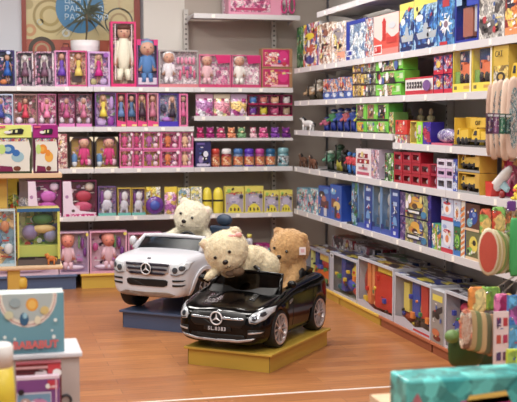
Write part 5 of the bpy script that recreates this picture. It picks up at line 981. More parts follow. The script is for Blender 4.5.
for s in (-1, 1):
    decal(bv, 'headlight', [(s * .212, .315), (s * .26, .308), (s * .315, .325), (s * .336, .36), (s * .338, .41), (s * .30, .41), (s * .225, .395), (s * .21, .36)], mk((206, 210, 216), .12, mottle=.35, scale=40, coat=1), suv, off=.004, thick=.006)
    for (u, z, rr) in ((.25, .35, .024), (.302, .368, .022)):
        decal(bv, 'lamp_lens', [(s * u + rr * math.cos(2 * PI * i / 12), z + rr * math.sin(2 * PI * i / 12)) for i in range(12)], mk((96, 100, 108), .1, metal=.6), suv, off=.011, thick=.002)
    decal(bv, 'lamp_rim', [(s * .212, .314), (s * .26, .307), (s * .315, .324), (s * .336, .36), (s * .33, .362), (s * .31, .332), (s * .26, .315), (s * .216, .322)], mk((120, 120, 128), .3), suv, off=.010, thick=.002)
    for k, z in enumerate((.258, .222)): decal(bv, 'fog_slot', [(s * .225, z), (s * .31, z + .006), (s * .325, z + .018), (s * .225, z + .016)], DK, suv, off=.004)
    decal(bv, 'door_seam', [(.44, .16), (.443, .16), (.443, .49), (.44, .49)], GREY, suv, axis='x', sgn=s, off=.0012, thick=.001)
    decal(bv, 'fender_flare', [(WF + .21 * math.cos(a), .15 + .21 * math.sin(a)) for a in [PI * i / 14 for i in range(15)]] + [(WF + .178 * math.cos(a), .15 + .178 * math.sin(a)) for a in [PI - PI * i / 14 for i in range(15)]], WP, suv, axis='x', sgn=s, off=.006, thick=.012)
    g = G(); g.ell((s * .36, .31, .515), (.032, .03, .042), WP).tube([(s * .32, .33, .475), (s * .355, .32, .505)], .014, WP); g.build('side_mirror', suv)
wl = [(-.31, .25, .462), (-.272, .36, .558), (-.13, .345, .568), (0, .34, .57), (.13, .345, .568), (.272, .36, .558), (.31, .25, .462)]
g = G(); g.tube(wl, [.024, .02, .017, .017, .017, .02, .024], WP, 10); ws = g.build('windscreen_frame', suv)
top = [(-.27 + .54 * i / n, .345 + .012 * abs(2 * i / n - 1) ** 2, .562) for i in range(n + 1)]; bot = [(-.304 + .608 * i / n, .235 + .03 * abs(2 * i / n - 1) ** 2, .465) for i in range(n + 1)]
g = G(); g.add(top + bot, [(i, i + 1, n + 2 + i, n + 1 + i) for i in range(n)], glassy((60, 78, 100), .035, .3), True); g.build('windscreen', ws)
G().prism([(.27, .46), (.40, .45), (.40, .49), (.32, .492)], -.27, .27, DK, 'x').build('dashboard', suv)
cs_ = Vector((.06, .45, .52)); st_ = G()
st_.tube([cs_ + Vector((.085 * math.cos(a), .03 * math.sin(a), .065 * math.sin(a))) for a in [2 * PI * i / 26 for i in range(26)]], .011, DK, 8, True); st_.build('steering_wheel', suv)
NB = mk((46, 66, 92), .4)
for s in (-1, 1):
    G().box(s * .14 - .11, s * .14 + .11, .62, .86, .22, .30, NB).build('seat', suv, bev=.02)
    G().prism([(.84, .26), (.92, .26), (.95, .6), (.88, .61)], s * .14 - .1, s * .14 + .1, NB, 'x').build('seat_back', suv, bev=.02)
    G().ell((s * .15 + .02, .91, .655), (.075, .04, .05), NB, 14, 10).build('headrest', suv)
for s in (-1, 1):
    G().tube([(s * .3, .5, .505), (s * .3, .6, .525), (s * .3, .8, .53), (s * .3, .98, .52)], .018, WP, 8).build('side_rail', suv)
# ================================================================= teddy bears
def plush_mesh(name, ells, mat, parent, vox=.012, tuft=6500, tl=.0085, seed=1):
    """one continuous furry body from overlapping rounded masses: (centre, radii, rotation matrix or None)"""
    g = G()
    for c, r, M in ells: g.ell(c, r, mat, 20, 14, M)
    o = g.build(name); m = o.modifiers.new('r', 'REMESH'); m.mode = 'VOXEL'; m.voxel_size = vox
    m = o.modifiers.new('s', 'SMOOTH'); m.iterations = 5; m.factor = .6
    me = evalmesh(o); drop(o); rnd = random.Random(seed)
    vs = [v.co.copy() for v in me.vertices]; ns = [v.normal.copy() for v in me.vertices]
    g = G()
    base = [p + n * (.0035 * noise.noise(p * 24) + .003 * noise.noise(p * 55)) for p, n in zip(vs, ns)]
    fs = [tuple(p.vertices) for p in me.polygons]; bpy.data.meshes.remove(me)
    g.add(base, fs, mat, True)
    tv = []; tf = []
    for _ in range(tuft):
        i = rnd.randrange(len(base)); p, n = base[i], ns[i]
        j = Vector((rnd.uniform(-1, 1), rnd.uniform(-1, 1), rnd.uniform(-1.2, .6))); t = n.cross(j)
        if t.length < .1: continue
        t.normalize(); L = tl * rnd.uniform(.6, 1.3); w = .0022
        p = p + t * rnd.uniform(-.006, .006); tip = p + (n + j * .45).normalized() * L; k = len(tv)
        tv += [p - t * w - n * .002, p + t * w - n * .002, tip]; tf.append((k, k + 1, k + 2))
    g.add(tv, tf, mat, True)
    o = g.build(name, parent)
    return o
def plush_mat(col):
    m = mk(col, .95, mottle=.3, scale=48, bump=.9)
    m.node_tree.nodes['Principled BSDF'].inputs['Sheen Weight'].default_value = .35
    return m
def bear(label, org, col, snout, head_c, R, yaw, pitch, roll, ells, seed, extra=(), ear_r=.34):
    """head frame: x to the bear's left as we face it, -y forward"""
    t = thing('teddy_bear', label, 'teddy bear', org, 0)
    o = Vector(org); H3 = (Matrix.Rotation(yaw, 3, 'Z') @ Matrix.Rotation(pitch, 3, 'X') @ Matrix.Rotation(roll, 3, 'Y'))
    hc = Vector(head_c) - o; W_ = lambda x, y, z: hc + H3 @ (Vector((x, y, z)) * R)
    E_ = [(hc, (R * 1.08, R * .97, R * 1.0), H3), (W_(0, -.72, -.28), (R * .42, R * .36, R * .34), H3), (W_(0, -.3, -.32), (R * .8, R * .7, R * .6), H3)]
    for s in (-1, 1): E_.append((W_(s * .76, .05, .66), (R * ear_r, R * .17, R * ear_r), H3))
    for c, r, M in ells: E_.append((Vector(c) - o, r, M))
    m = plush_mat(col); b = plush_mesh('body', E_, m, t, seed=seed)
    G().ell(W_(0, -1.04, -.2), (R * .15, R * .1, R * .115), mk((34, 20, 18), .25), 12, 8, H3).build('nose', t)
    for s in (-1, 1):
        G().ell(W_(s * .38, -.93, .16), (R * .085, R * .06, R * .085), mk((14, 12, 12), .08, coat=1), 10, 7, H3).build('eye', t)
        G().ell(W_(s * .76, -.1, .66), (R * ear_r * .62, R * .06, R * ear_r * .62), plush_mat(snout), 10, 7, H3).build('inner_ear', t)
    G().tube([W_(-.16, -.97, -.47), W_(-.06, -1.02, -.52), W_(0, -1.03, -.42), W_(.06, -1.02, -.52), W_(.16, -.97, -.47)], R * .022, mk((60, 40, 34), .7), 6).build('mouth', t)
    return t, W_, H3
def E1(px, py, Y, rx_, ry_, rz_, M=None): p = at_y(px, py, Y); return ((p.x, p.y, p.z), (rx_, ry_, rz_), M)
def limb(px0, py0, Y0, px1, py1, Y1, r0, r1, n=5):
    a, b = at_y(px0, py0, Y0), at_y(px1, py1, Y1); out = []
    for i in range(n):
        q = i / (n - 1); r = r0 + (r1 - r0) * q; out.append((tuple(a.lerp(b, q)), (r, r, r), None))
    return out
CR1, CR2, TAN = (222, 212, 186), (226, 210, 172), (194, 148, 92)
seat = Vector((OW[0], OW[1], HW)) + Vector((s_ * .72, c_ * .72, 0))
h1 = at_y(192, 217.5, seat.y - .02)
b1, W1, M1 = bear('white teddy bear sitting up in the white toy car', (h1.x, seat.y, HW + .32), CR1, (226, 206, 190), h1, .142, -ANG + .1, -.05, .32,
    [((h1.x + .01, seat.y + .02, HW + .46), (.13, .11, .17), None), ((h1.x - .07, seat.y - .1, HW + .37), (.06, .12, .06), None), ((h1.x + .11, seat.y - .05, HW + .37), (.06, .12, .06), None)] + limb(176, 234, seat.y - .0, 166, 238, seat.y - .06, .05, .035) + limb(205, 233, seat.y - .02, 208, 240, seat.y - .16, .05, .04), 3)
sb = Vector((OB[0], OB[1], HP)) + Vector((s_ * .66, c_ * .66, 0))
h2 = at_y(226.5, 250.5, 7.40)
b2, W2, M2 = bear('cream teddy bear with a pink bow slumped forward in the black toy car', (h2.x + .1, 7.45, HP + .3), CR2, (236, 210, 180), h2, .145, -.36, .26, -.42,
    [E1(246, 262, 7.55, .14, .12, .125), E1(260, 267, 7.60, .15, .13, .125), E1(253, 262, 7.60, .15, .12, .12), E1(236, 268, 7.5, .12, .1, .1)] + limb(220, 268, 7.44, 208, 277, 7.34, .036, .03) + limb(262, 275, 7.6, 252, 281, 7.5, .06, .05), 5)
g = G(); pk = mk((240, 168, 160), .6)
c = W2(.78, -.28, .6)
for s in (-1, 1): g.ell(c + Vector((s * .026, 0, .006 * s)), (.027, .012, .019), pk, 10, 7)
g.ell(c, (.01, .014, .011), pk, 8, 6).build('pink_bow', b2)
g = G(); c = W2(.2, -.62, -.98); g.ell(c, (.05, .03, .035), mk((110, 84, 60), .8, mottle=.4, scale=60), 12, 8).ell(c + Vector((-.05, 0, -.012)), (.035, .02, .024), mk((96, 72, 54), .8), 10, 7); g.build('brown_ribbon', b2)
h3 = at_y(290, 247.5, 7.66)
b3, W3, M3 = bear('tan teddy bear with a white ear tag, seated at the back of the black car', (h3.x, 7.68, HP + .3), TAN, (190, 140, 90), h3, .139, -.86, .2, .16,
    [E1(290, 277, 7.70, .135, .12, .15), E1(278, 272, 7.62, .075, .07, .08)] + limb(299, 266, 7.60, 288, 288, 7.5, .056, .042) + limb(276, 268, 7.66, 270, 284, 7.5, .045, .035) + limb(286, 290, 7.58, 276, 292, 7.45, .06, .05), 8)
p = at_y(302.5, 251, 7.50); G().box(p.x - .024, p.x + .024, p.y - .001, p.y + .001, p.z - .028, p.z + .028, mk((240, 230, 232), .5)).box(p.x - .014, p.x + .014, p.y - .002, p.y - .001, p.z - .01, p.z + .014, mk((232, 180, 190), .5)).build('white_tag', b3)
o = b3.children[-1]; o.location = -Vector(b3.location)
# ================================================================= wooden rack at the left, plastic bin in front
YR = 7.0
wood = mk((224, 188, 148), .5, mottle=.08, scale=12); ywood = mk((206, 160, 60), .5, mottle=.06, scale=8)
e1 = at_y(62, 173, YR); e2 = at_y(60, 265, YR)
t = thing('wooden_rack', 'pale wooden shop rack with yellow posts at the left edge', 'display rack', (e1.x - .9, YR, 0))
G().box(0, .9, 0, .36, e1.z - .03, e1.z, wood).build('shelf_board', t, bev=.003)
G().box(0, .9, 0, .36, e2.z - .028, e2.z, wood).build('shelf_board', t, bev=.01)
px_ = at_y(7, 190, YR + .1).x - (e1.x - .9)
G().box(px_ - .06, px_, .1, .16, e2.z, e1.z - .03, ywood).build('post', t)
px_ = at_y(8, 280, YR).x - (e1.x - .9)
G().box(px_, px_ + .075, .02, .32, .0, e2.z - .028, ywood).build('post', t)
G().lathe([(0, 0), (.03, 0), (.035, .02), (.035, .06), (.02, .075), (0, .075)], mk((214, 170, 50), .4), (px_ + .085, .05, e2.z - .15), 16).build('foot_knob', t)
G().box(.03, .10, .02, .32, 0, e2.z - .028, mk((50, 32, 24), .6)).build('post', t)
def near(x0, x1, yt, yb, Y): a = at_y(x0, yt, Y); b = at_y(x1, yb, Y); return dict(loc=(a.x, Y, b.z), rz=0, w=b.x - a.x, h=a.z - b.z)
for i, (a, b, c1, hd, fruit, f2) in enumerate(((-6, 32, (206, 220, 110), (226, 236, 120), (50, 110, 190), (150, 190, 206)), (33, 58.6, (150, 20, 110), (170, 24, 130), (236, 140, 40), (240, 170, 60)))):
    p = near(a, b, 125, 173, YR + .012)
    C(('yellow-green toy carton with blue moulded shapes on the wooden rack', 'magenta toy carton with orange moulded shapes on the wooden rack')[i], 'toy box', p, .08, c1, c1, [
        ('r', 0, .74, 1, 1, hd), ('r', 0, 0, 1, .74, ((60, 70, 40), (90, 20, 60))[i]), ('g', [(.06, .04), (.94, .04), (.94, .3), (.98, .5), (.92, .7), (.08, .7), (.1, .4)], (226, 224, 214)), ('g', [(.1, .66), (.9, .66), (.88, .72), (.12, .72)], pr([(200, 80, 90), (90, 120, 180), (226, 200, 120), (226, 226, 220)], 90)),
        ('e', .38, .5, .17, .1, fruit), ('e', .36, .5, .09, .05, f2), ('e', .62, .34, .17, .11, f2), ('e', .58, .42, .1, .07, fruit), ('e', .2, .5, .1, .1, (190, 220, 120)), ('g', [(.12, .04), (.5, .04), (.46, .14), (.14, .16)], (130, 30, 80)), ('e', .6, .1, .1, .05, (120, 60, 40)),
        ('g', [(.34, .80), (.76, .81), (.8, .9), (.72, .93), (.4, .9)], (30, 30, 30)), ('g', [(.42, .83), (.48, .83), (.5, .89), (.44, .89)], (226, 230, 160)), ('g', [(.56, .84), (.62, .84), (.63, .9), (.57, .9)], (226, 230, 160)), ('e', .36, .85, .1, .03, (230, 226, 230)), ('r', .04, .94, .3, .98, (226, 90, 120))])
p = near(17, 60.4, 206.5, 262, YR - .0 + .03); p['loc'] = (p['loc'][0], YR + .03, e2.z + .0005); w, h = p['w'], p['h']
WB('clear-fronted playset box with green hills on the wooden rack', 'playset box', p, .2, (226, 214, 90), pr([(150, 190, 70), (90, 140, 70), (200, 206, 110), (120, 110, 160), (190, 180, 130)], 11), [('acc', .3, .56, .2, .14, (130, 110, 160)), ('acc', .78, .5, .16, .12, (140, 140, 180)), ('acc', .6, .8, .26, .1, (70, 130, 60)), ('acc', .62, .62, .3, .08, (214, 180, 110)), ('blk', .02, .14, .98, .34, (190, 206, 90))], items=[('r', 0, 0, 1, .12, (96, 86, 84)), ('r', .02, .1, .4, .14, (40, 36, 40)), ('r', 0, .94, 1, 1, (50, 100, 150)), ('r', .94, .1, 1, .94, (206, 206, 90))], name='playset_box', fr=.04)
p = near(44, 57, 243, 254, YR + .045); FG = animal('small orange toy horse painted lion-like in front of the zoo playset lining', (p['loc'][0], YR + .01, e2.z + .0005), 0, p['w'], p['h'] * 1.05, (214, 120, 50), (226, 150, 80), mane=(236, 170, 60)); FG['label'] = 'small orange toy horse standing before the zoo playset box'
p = near(-20, 16, 207, 263, YR + .012); p['loc'] = (p['loc'][0], YR + .012, e2.z + .0005)
WB('pale blue blister box with a small house print, left of the zoo playset', 'playset box', p, .08, (190, 214, 224), pr([(170, 206, 220), (206, 226, 230), (226, 180, 120), (130, 170, 190)], 12), [('acc', .7, .7, .14, .1, (206, 120, 60)), ('acc', .8, .3, .14, .1, (226, 226, 230)), ('acc', .5, .5, .1, .12, (90, 140, 190))], name='playset_box', fr=.04)
p = near(7.5, 20, 177.8, 240, YR + .26); J(toy_bag, 'tall yellow-green pouch toy standing behind the blue blister box', dict(loc=(p['loc'][0], YR + .24, e2.z + .0005), rz=0, w=p['w'], h=0), .08, at_y(10, 178.3, YR + .25).z - e2.z, (200, 190, 60), [(190, 200, 70), (226, 200, 60), (110, 150, 60), (206, 80, 50)])
p = near(17, 29, 180, 240, YR + .26); J(toy_bag, 'silver-lilac shiny pouch standing behind the zoo playset box', dict(loc=(p['loc'][0], YR + .24, e2.z + .0005), rz=0, w=p['w'], h=0), .08, at_y(20, 182, YR + .25).z - e2.z, (150, 140, 170), [(190, 190, 214), (150, 150, 180), (220, 220, 236)])
# lidded clear bin with the big blue box on it
YN = 4.5
lid = at_y(82.5, 352, YN); lx = at_y(-30, 352, YN).x; wbin = lid.x - lx
clear = mk((214, 204, 200), .35, alpha=.55); lidm = mk((216, 214, 220), .35)
t = thing('storage_bin', 'translucent lidded plastic bin under the big blue toy box', 'storage bin', (lx, YN, 0))
zt_ = lid.z
G().box(.0, wbin, 0, .3, zt_ - .022, zt_, lidm).build('lid', t, bev=.006)
g = G(); g.box(.012, wbin - .012, .012, .018, .34, zt_ - .022, clear).box(.012, wbin - .012, .28, .286, .34, zt_ - .022, clear).box(.012, .018, .018, .28, .34, zt_ - .022, clear).box(wbin - .018, wbin - .012, .018, .28, .34, zt_ - .022, clear).box(.012, wbin - .012, .012, .286, .332, .34, clear); g.build('bin_body', t)
G().tube([(wbin - .07 + .022 * math.cos(a), .008, zt_ - .20 + .022 * math.sin(a)) for a in [2 * PI * i / 16 for i in range(16)]], .006, mk((60, 60, 66), .5), 6, True).build('clasp_wheel', t)
t = thing('storage_bin', 'lower storage bin on the floor under the translucent one, front left', 'storage bin', (lx, YN, 0))
G().box(.01, wbin - .01, .01, .29, 0, .31, mk((200, 194, 192), .5)).build('bin_body', t); G().box(0, wbin, 0, .3, .31, .331, lidm).build('lid', t, bev=.005)
p = near(-26, 64.5, 294, 350, YN + .02); p['loc'] = (p['loc'][0], YN + .02, zt_ + .0005); w, h = p['w'], p['h']
t = C('big light blue toy box with a round picture and pink lettering, on the bin', 'toy box', p, .12, (200, 214, 214), (104, 160, 178), [
    ('e', .59, .97, .335, .53, (226, 214, 206)), ('e', .59, .97, .315, .495, (190, 60, 70)), ('e', .59, .97, .31, .485, (230, 220, 206)), ('e', .59, .98, .285, .44, (176, 190, 190)),
    ('e', .64, .82, .07, .11, (236, 160, 60)), ('e', .64, .82, .045, .075, (240, 190, 90)), ('e', .55, .58, .05, .11, (50, 100, 140)), ('e', .56, .64, .025, .05, (150, 200, 220)), ('e', .7, .56, .035, .07, (226, 220, 190)), ('e', .78, .72, .05, .07, (214, 190, 120)), ('e', .45, .86, .06, .08, (150, 170, 176)), ('e', .38, .66, .05, .07, (206, 206, 170)),
    ('e', .9, .55, .02, .03, (230, 240, 240)), ('e', .88, .27, .022, .035, (226, 240, 240)), ('e', .44, .26, .015, .025, (220, 236, 236)), ('e', .4, .14, .014, .024, (220, 236, 236)), ('e', .86, .38, .012, .02, (226, 240, 240)), ('r', .55, .2, .8, .225, (120, 130, 150)), ('e', .33, .3, .02, .03, (226, 240, 240))])
o = text_mesh('BABABABUT', h * .17, mk((226, 110, 110), .4), 'lettering', t, depth=.0008, bold=.002); o.location = (w * .6, -.014, h * .15)
p = near(16, 62.5, 363, 420, YN - .12)
zb = .0
tb = thing('low_stand', 'low white stand for boxes in front of the storage bin', 'stand', (p['loc'][0] - .12, YN - .2, 0)); zs = at_y(30, 415, YN - .12).z
G().box(0, p['w'] + .12, 0, .19, 0, zs, mk((220, 216, 214), .5)).build('stand_body', tb)
C('dark red puzzle carton with a white scribble, behind the violet one', 'puzzle box', dict(loc=(p['loc'][0] + .0, YN - .095, zs + .0005), rz=0, w=p['w'] - .0, h=at_y(30, 364, YN - .09).z - zs), .06, (150, 40, 50), (110, 26, 30), [('r', 0, .9, 1, .95, (206, 150, 150)), ('r', .7, .74, .98, .98, (206, 60, 70)), ('e', .55, .78, .14, .1, (206, 190, 190)), ('e', .9, .8, .1, .08, (240, 236, 236)), ('r', 0, .84, .6, .87, (60, 16, 20))], name='puzzle_box')
C('violet puzzle carton with a pink picture, in front of the dark red one', 'puzzle box', dict(loc=(p['loc'][0] + .0, YN - .135, zs + .0005), rz=0, w=p['w'] - .01, h=at_y(30, 377, YN - .13).z - zs), .036, (214, 190, 206), (130, 70, 140), [('r', 0, .93, 1, 1, (226, 206, 220)), ('r', .72, .66, .96, .9, (214, 60, 80)), ('r', .74, .7, .94, .76, (240, 200, 206)), ('r', .0, .0, .8, .6, (206, 196, 214)), ('r', .02, .0, .78, .56, (110, 150, 180)), ('e', .5, .2, .26, .24, (206, 130, 170)), ('e', .2, .36, .12, .1, (190, 150, 140)), ('r', .9, 0, .93, 1, (226, 190, 210))], name='puzzle_box')
p = near(-14, 16, 350, 420, 3.6)
t = thing('toy_bottle', 'blurred yellow container with a white top in the bottom left corner', 'toy container', (p['loc'][0] + p['w'] / 2, 3.7, 0)); r = p['w'] / 2; zt_ = at_y(8, 349, 3.6).z; zm = at_y(8, 373, 3.6).z
G().lathe([(0, zm - .3), (r, zm - .3), (r * 1.05, zm - .1), (r * .9, zm), (0, zm)], mk((220, 190, 40), .4), (0, 0, 0), 20).build('body', t); G().lathe([(0, zm), (r * .9, zm), (r * .95, zt_ - .01), (r * .7, zt_), (0, zt_)], mk((226, 222, 218), .4), (0, 0, 0), 20).build('cap', t)
t = thing('stand', 'pale column stand under the yellow container, bottom left corner', 'stand', (p['loc'][0] + p['w'] / 2, 3.7, 0)); G().lathe([(0, 0), (.1, 0), (.1, .02), (.03, .03), (.03, zm - .32), (.07, zm - .301), (0, zm - .301)], GREY, (0, 0, 0), 20).build('column', t)
# ================================================================= hanging packets at the right
YH = 5.0
def hp(px, py, Y=YH): return at_y(px, py, Y)
r0 = at_y(529, 20, YH + .3); t = thing('hook_rack', 'metal display rack with long hooks at the right edge', 'display rack', (r0.x, YH + .3, 0))
G().tube([(0, 0, 0), (0, 0, 2.3)], .016, GREY, 10).build('post', t)
G().lathe([(0, 0), (.11, 0), (.11, .02), (0, .02)], GREY, (0, 0, 0), 20).build('base', t)
def hook(px, py, Y=YH):
    q = hp(px, py, Y); a = Vector((0, 0, q.z)); b = Vector((q.x - r0.x, Y - .1 - (YH + .3), q.z)); G().tube([a, b, b + Vector((0, -.01, .012))], .0035, CHROME, 6).build('hook', t)
for px, py, Y in ((497, 83, 5.15), (510, 80, 5.05), (485, 212, 5.05), (498, 210, 5.05), (495, 231, 4.98), (514, 222, 5.0), (477, 291, 4.7), (492, 291, 4.78), (503, 298, 4.65), (475, 313, 4.72), (462, 330, 4.72), (501, 316, 4.5), (490, 348, 4.85)): hook(px, py, Y)
def pouch(label, px0, px1, py0, py1, Y, mat, name='zip_pouch', cat='pouch', shape='arch', zipc=(60, 60, 60), rz=0.0, bulge=.02, inner=None, ks=1.0):
    a = at_y(px0, py0, Y); b = at_y(px1, py1, Y); w = b.x - a.x; h = a.z - b.z
    t = thing(name, label, cat, ((a.x + b.x) / 2, Y, b.z), rz); n = 20; out = []
    for i in range(n):
        q = 2 * PI * i / n; c, s = math.cos(q), math.sin(q)
        if shape == 'oval': out.append((w / 2 * c, h / 2 + h / 2 * s))
        elif shape == 'arch': out.append((w / 2 * (abs(c) ** .6) * (1 if c > 0 else -1), h / 2 + h / 2 * (abs(s) ** (.9 if s > 0 else .5)) * (1 if s > 0 else -1)))
        else: out.append((w / 2 * max(-1, min(1, 1.3 * c)), h / 2 + h / 2 * max(-1, min(1, 1.3 * s))))
    g = G(); vs = []; fs = []
    for k, (sc, y) in enumerate(((0, -bulge), (.6, -bulge * .85), (.92, -bulge * .4), (1, 0), (.92, bulge * .4), (0, bulge * .6))): vs += [(x * sc, y, h / 2 + (z - h / 2) * sc) for x, z in out]
    for k in range(5):
        for i in range(n): j = (i + 1) % n; fs.append((k * n + i, k * n + j, (k + 1) * n + j, (k + 1) * n + i))
    g.add(vs, fs, mat, True); g.build('pack', t)
    if inner:
        g = G(); g.lathe([(0, -bulge * 1.02 - .002), (.62, -bulge * .9 - .002), (.74, -bulge * .7 - .002)], inner, (0, 0, 0), 20, 'y'); o = g.build('printed_picture', t); o.scale = (w / 2 * ks, 1, h / 2 * ks); o.location = (0, 0, h / 2)
    return t
fab = mk((222, 190, 166), .8, mottle=.12, scale=26)
fabs = [mk((196, 160, 140), .8, mottle=.15, scale=26), mk((226, 196, 172), .8, mottle=.1, scale=20), mk((206, 176, 156), .8, mottle=.2, scale=20), mk((234, 206, 184), .8, mottle=.1, scale=20), mk((214, 180, 160), .8, mottle=.15, scale=20)]
inn = pr([(90, 130, 140), (226, 214, 206), (60, 80, 96), (200, 170, 150), (120, 160, 160)], 16)
for i, (a, b, y0, y1, Y) in enumerate(((486.5, 493.5, 84, 156, 5.3), (490.5, 499.5, 80, 160, 5.22), (495.5, 505, 79, 158, 5.12), (501, 511, 78, 161, 5.04), (507, 519, 76, 160, 4.96))):
    pouch('narrow beige arch bag, %s in the hanging row' % ('first, short', 'second', 'third', 'fourth', 'last')[i], a, b, y0, y1, Y, fabs[i], name='arch_bag', cat='bag', bulge=.016, inner=inn if i in (1, 2, 4) else None)
for i, (a, b, c) in enumerate(((487, 493, (70, 30, 60)), (493.5, 499, (110, 60, 100)), (499.5, 505, (30, 90, 60)), (505.5, 511, (24, 60, 50)))):
    q = near(a, b, 113 + i * .3, 134, 4.9); C('small glossy packet on the arch bags, %s of four from the left' % ('plum', 'mauve', 'green', 'dark green')[i], 'packet', q, .012, c, c, [('r', .1, .84, .9, .94, (190, 190, 190)), ('g', [(.2, .1), (.5, .1), (.6, .8), (.4, .8)], tuple(min(255, v + 70) for v in c))], name='hanging_packet')
rind = mk((214, 200, 160), .5, mottle=.15, scale=30)
for i in range(6):
    x = 489 + i * 4.6
    pouch('oval melon-slice pack hanging in a fan, %s from the front' % ('first', 'second', 'third', 'fourth', 'fifth', 'sixth')[i], x - 10 + i * .3, x + 8.5 - i * .5, 228 + i * 1.2, 275.5 - i * .6, 4.8 + i * .055, (mk((196, 216, 130), .5), rind, mk((120, 150, 70), .5), rind, mk((90, 120, 60), .5), mk((60, 100, 60), .5))[i] if i else mk((222, 206, 170), .5), name='melon_pack', cat='hanging toy pack', shape='oval', rz=-.45, bulge=.008, ks=1.15, inner=mk((200, 76, 58), .4, mottle=.45, scale=40) if i == 0 else mk((190, 170, 110), .5))
pouch('orange and green header card with a fruit face print, left of its neighbour', 480, 491, 209, 235, 4.95, pr([(236, 160, 80), (130, 180, 80), (240, 200, 110), (214, 90, 60)], 20), name='header_card', cat='hanging card', shape='sq', bulge=.006)
pouch('orange header card with red spots above the melon packs', 492, 505, 207, 231, 4.95, pr([(240, 170, 90), (214, 70, 50), (236, 200, 120), (120, 180, 80)], 20), name='header_card', cat='hanging card', shape='sq', bulge=.006)
pouch('bright green strip pack beside the melon packs at the right edge', 510, 522, 218, 276, 4.9, mk((60, 170, 90), .4), name='strip_pack', cat='hanging toy pack', shape='sq', bulge=.01)
pouch('purple square tag on the right edge of the bottom shelf', 507, 516, 201, 211, 5.0, mk((110, 50, 140), .4), name='square_tag', cat='tag', shape='sq', bulge=.003)
# lower group
pouch('yellow and orange header card over the hanging picture cards', 468, 486, 287, 312, 4.6, pr([(236, 200, 90), (230, 140, 60), (240, 220, 140), (140, 190, 70)], 16), name='header_card', cat='hanging card', shape='sq', bulge=.006)
pouch('lime green header card leaning right of the yellow one', 484, 500, 287, 310, 4.68, pr([(150, 190, 70), (110, 160, 60), (206, 200, 100)], 16), name='header_card', cat='hanging card', shape='sq', bulge=.006)
pouch('magenta and pink header card at the top of the picture strip', 494, 512, 294, 315, 4.55, pr([(220, 50, 130), (236, 120, 170), (170, 30, 90), (240, 190, 90)], 18), name='header_card', cat='hanging card', shape='sq', bulge=.006)
cardp = pr([(226, 206, 186), (206, 150, 120), (236, 226, 206), (130, 90, 70), (214, 120, 90)], 34)
for i in range(6):
    pouch('wooden picture card pack, %s in the hanging row' % ('first', 'second', 'third', 'fourth', 'fifth', 'last')[i], 459.5 + i * 5.2, 472 + i * 5.0, 309 + i * 1.0, 349 + i * 1.4, 4.32 + i * .03, (cardp, mk((190, 160, 110), .6), mk((120, 130, 80), .6), mk((206, 170, 120), .6), mk((110, 110, 80), .6), mk((170, 130, 90), .6))[i], name='card_pack', cat='hanging card pack', shape='arch', bulge=.006, inner=cardp if i == 0 else None)
pouch('dark green leaf-shaped pouch hanging under the picture cards', 448, 484, 328, 366, 4.5, mk((50, 84, 34), .5, mottle=.3, scale=12), name='leaf_pouch', cat='pouch', shape='arch', bulge=.04)
pouch('light green crumpled top of the leaf pouch, over the orange podium', 445, 459, 330, 343, 4.45, mk((104, 140, 70), .5, mottle=.4, scale=20), name='leaf_pouch', cat='pouch', shape='oval', bulge=.03)
pouch('second dark green pouch behind the picture cards', 478, 500, 345, 367, 4.75, mk((36, 66, 34), .5, mottle=.3, scale=12), name='leaf_pouch', cat='pouch', shape='arch', bulge=.03)
q = near(494.5, 508.5, 312, 372, 4.4); C('white strip of printed picture cards with purple and red figures', 'hanging card', q, .01, (226, 206, 206), (232, 206, 206), [('r', .15, .76, .45, .9, (90, 50, 110)), ('r', .58, .76, .88, .9, (190, 50, 60)), ('r', .15, .48, .45, .62, (206, 80, 60)), ('r', .58, .48, .88, .62, (190, 50, 90)), ('r', .15, .2, .45, .34, (80, 60, 110)), ('r', .58, .2, .88, .34, (110, 60, 90))], name='card_strip')
q = near(509, 528, 296, 352, 4.4); C('blue glossy packet at the right edge beside the card strip', 'packet', q, .02, (50, 120, 200), pr([(50, 120, 200), (90, 170, 220), (180, 90, 170)], 14), name='hanging_packet')
q = near(508, 528, 350, 380, 4.2); C('lime yellow packet at the lower right edge', 'packet', q, .02, (190, 214, 60), pr([(200, 220, 70), (160, 200, 80)], 14), name='hanging_packet')
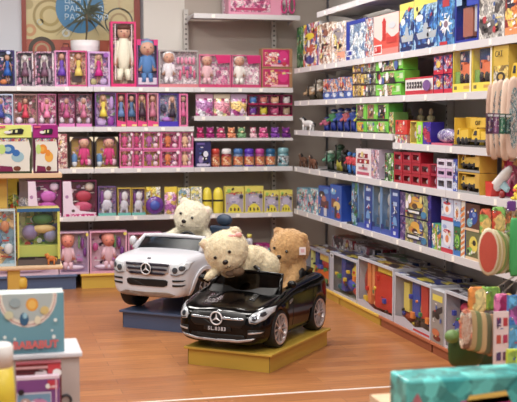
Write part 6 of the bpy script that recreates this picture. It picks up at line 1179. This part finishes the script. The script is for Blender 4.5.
# teal printed pack in the bottom right corner, on a low table
YT = 3.3; a = at_y(407, 381, YT); b = at_y(540, 381, YT); q = at_y(407, 402, YT)
t = thing('display_table', 'low shop table mostly below the picture, bottom right', 'table', (a.x + .01, YT - .02, 0)); zt_ = a.z - .14
G().box(0, .62, 0, .4, zt_ - .03, zt_, wood).build('table_top', t)
for x in (.03, .57):
    for y in (.03, .36): G().box(x - .02, x + .02, y - .02, y + .02, 0, zt_ - .03, wood).build('leg', t)
t = thing('toy_pack', 'blurred teal pack printed pink and yellow in the bottom right corner', 'toy pack', (a.x, YT, zt_ + .0005))
h = a.z - zt_; w = b.x - a.x
G().box(0, w, 0, .16, 0, h - .001, pr([(70, 180, 176), (90, 196, 190), (50, 160, 160)], 9)).build('pack_body', t, bev=.01)
g = G()
for (u0, v0, u1, v1, c) in ((.36, .1, .8, .5, (226, 60, 140)), (.42, .28, .78, .62, (240, 200, 90)), (.0, .0, .2, .42, (230, 190, 80)), (.02, .35, .12, .7, (190, 110, 120)), (.2, .02, .4, .2, (220, 120, 70)), (.85, .3, 1, .9, (150, 200, 80))):
    g.add([(u0 * w, -.0012, v0 * h), (u1 * w, -.0012, v0 * h + .01), (u1 * w - .02, -.0012, v1 * h), (u0 * w + .02, -.0012, v1 * h - .01)], [(0, 1, 2, 3)], mk(c, .4))
g.build('print', t)
# repeats of a kind carry one group phrase
GR = {'doll_box': 'doll boxes on the back wall shelves', 'steel_shelf': 'white steel shelves', 'shelf_upright': 'slotted shelf posts', 'back_panel': 'shelf back panels',
      'podium': 'coloured podiums on the floor', 'toy_jar': 'toy jars on the third shelf', 'small_plush': 'small plush toys on the thin shelf', 'plush_box': 'boxed plush toys',
      'toy_bag': 'printed toy pouches', 'bubble_bottle': 'toy bottles', 'gift_box': 'gift sets', 'toy_figure': 'toy figures on the right wall shelves', 'toy_animal': 'toy animals',
      'toy_set_box': 'big boxed toy sets on the podiums', 'teddy_bear': 'teddy bears in the toy cars', 'ride_on_car': 'ride-on toy cars', 'arch_bag': 'hanging arch bags',
      'melon_pack': 'hanging melon-slice packs', 'card_pack': 'hanging picture card packs', 'header_card': 'hanging header cards', 'hanging_packet': 'hanging packets',
      'leaf_pouch': 'hanging green pouches', 'playset_box': 'playset boxes on the wooden rack', 'storage_bin': 'stacked storage bins', 'puzzle_box': 'puzzle cartons'}
for o in list(bpy.data.objects):
    if 'label' not in o or 'group' in o: continue
    b = o.name.split('.')[0]
    if b == 'toy_carton': o['group'] = 'toy cartons on the right wall' if abs(o.rotation_euler[2] + PI / 2) < .01 else 'toy cartons facing the front'
    elif b in GR: o['group'] = GR[b]
# ================================================================= camera
cam = bpy.data.cameras.new('camera'); co = bpy.data.objects.new('camera', cam); COL.objects.link(co)
co.location = (0, 0, H); co.rotation_euler = (PI / 2 - PIT, 0, -YAW)
cam.sensor_width = 36; cam.sensor_fit = 'HORIZONTAL'; cam.lens = 36 * F / 517.0
cam.clip_start = .05; cam.clip_end = 60
cam.dof.use_dof = True; cam.dof.focus_distance = 7.6; cam.dof.aperture_fstop = 3.6
SC.camera = co
vs = SC.view_settings; vs.view_transform = 'Standard'; vs.look = 'None'; vs.gamma = 1; vs.exposure = -0.32; vs.use_curve_mapping = False
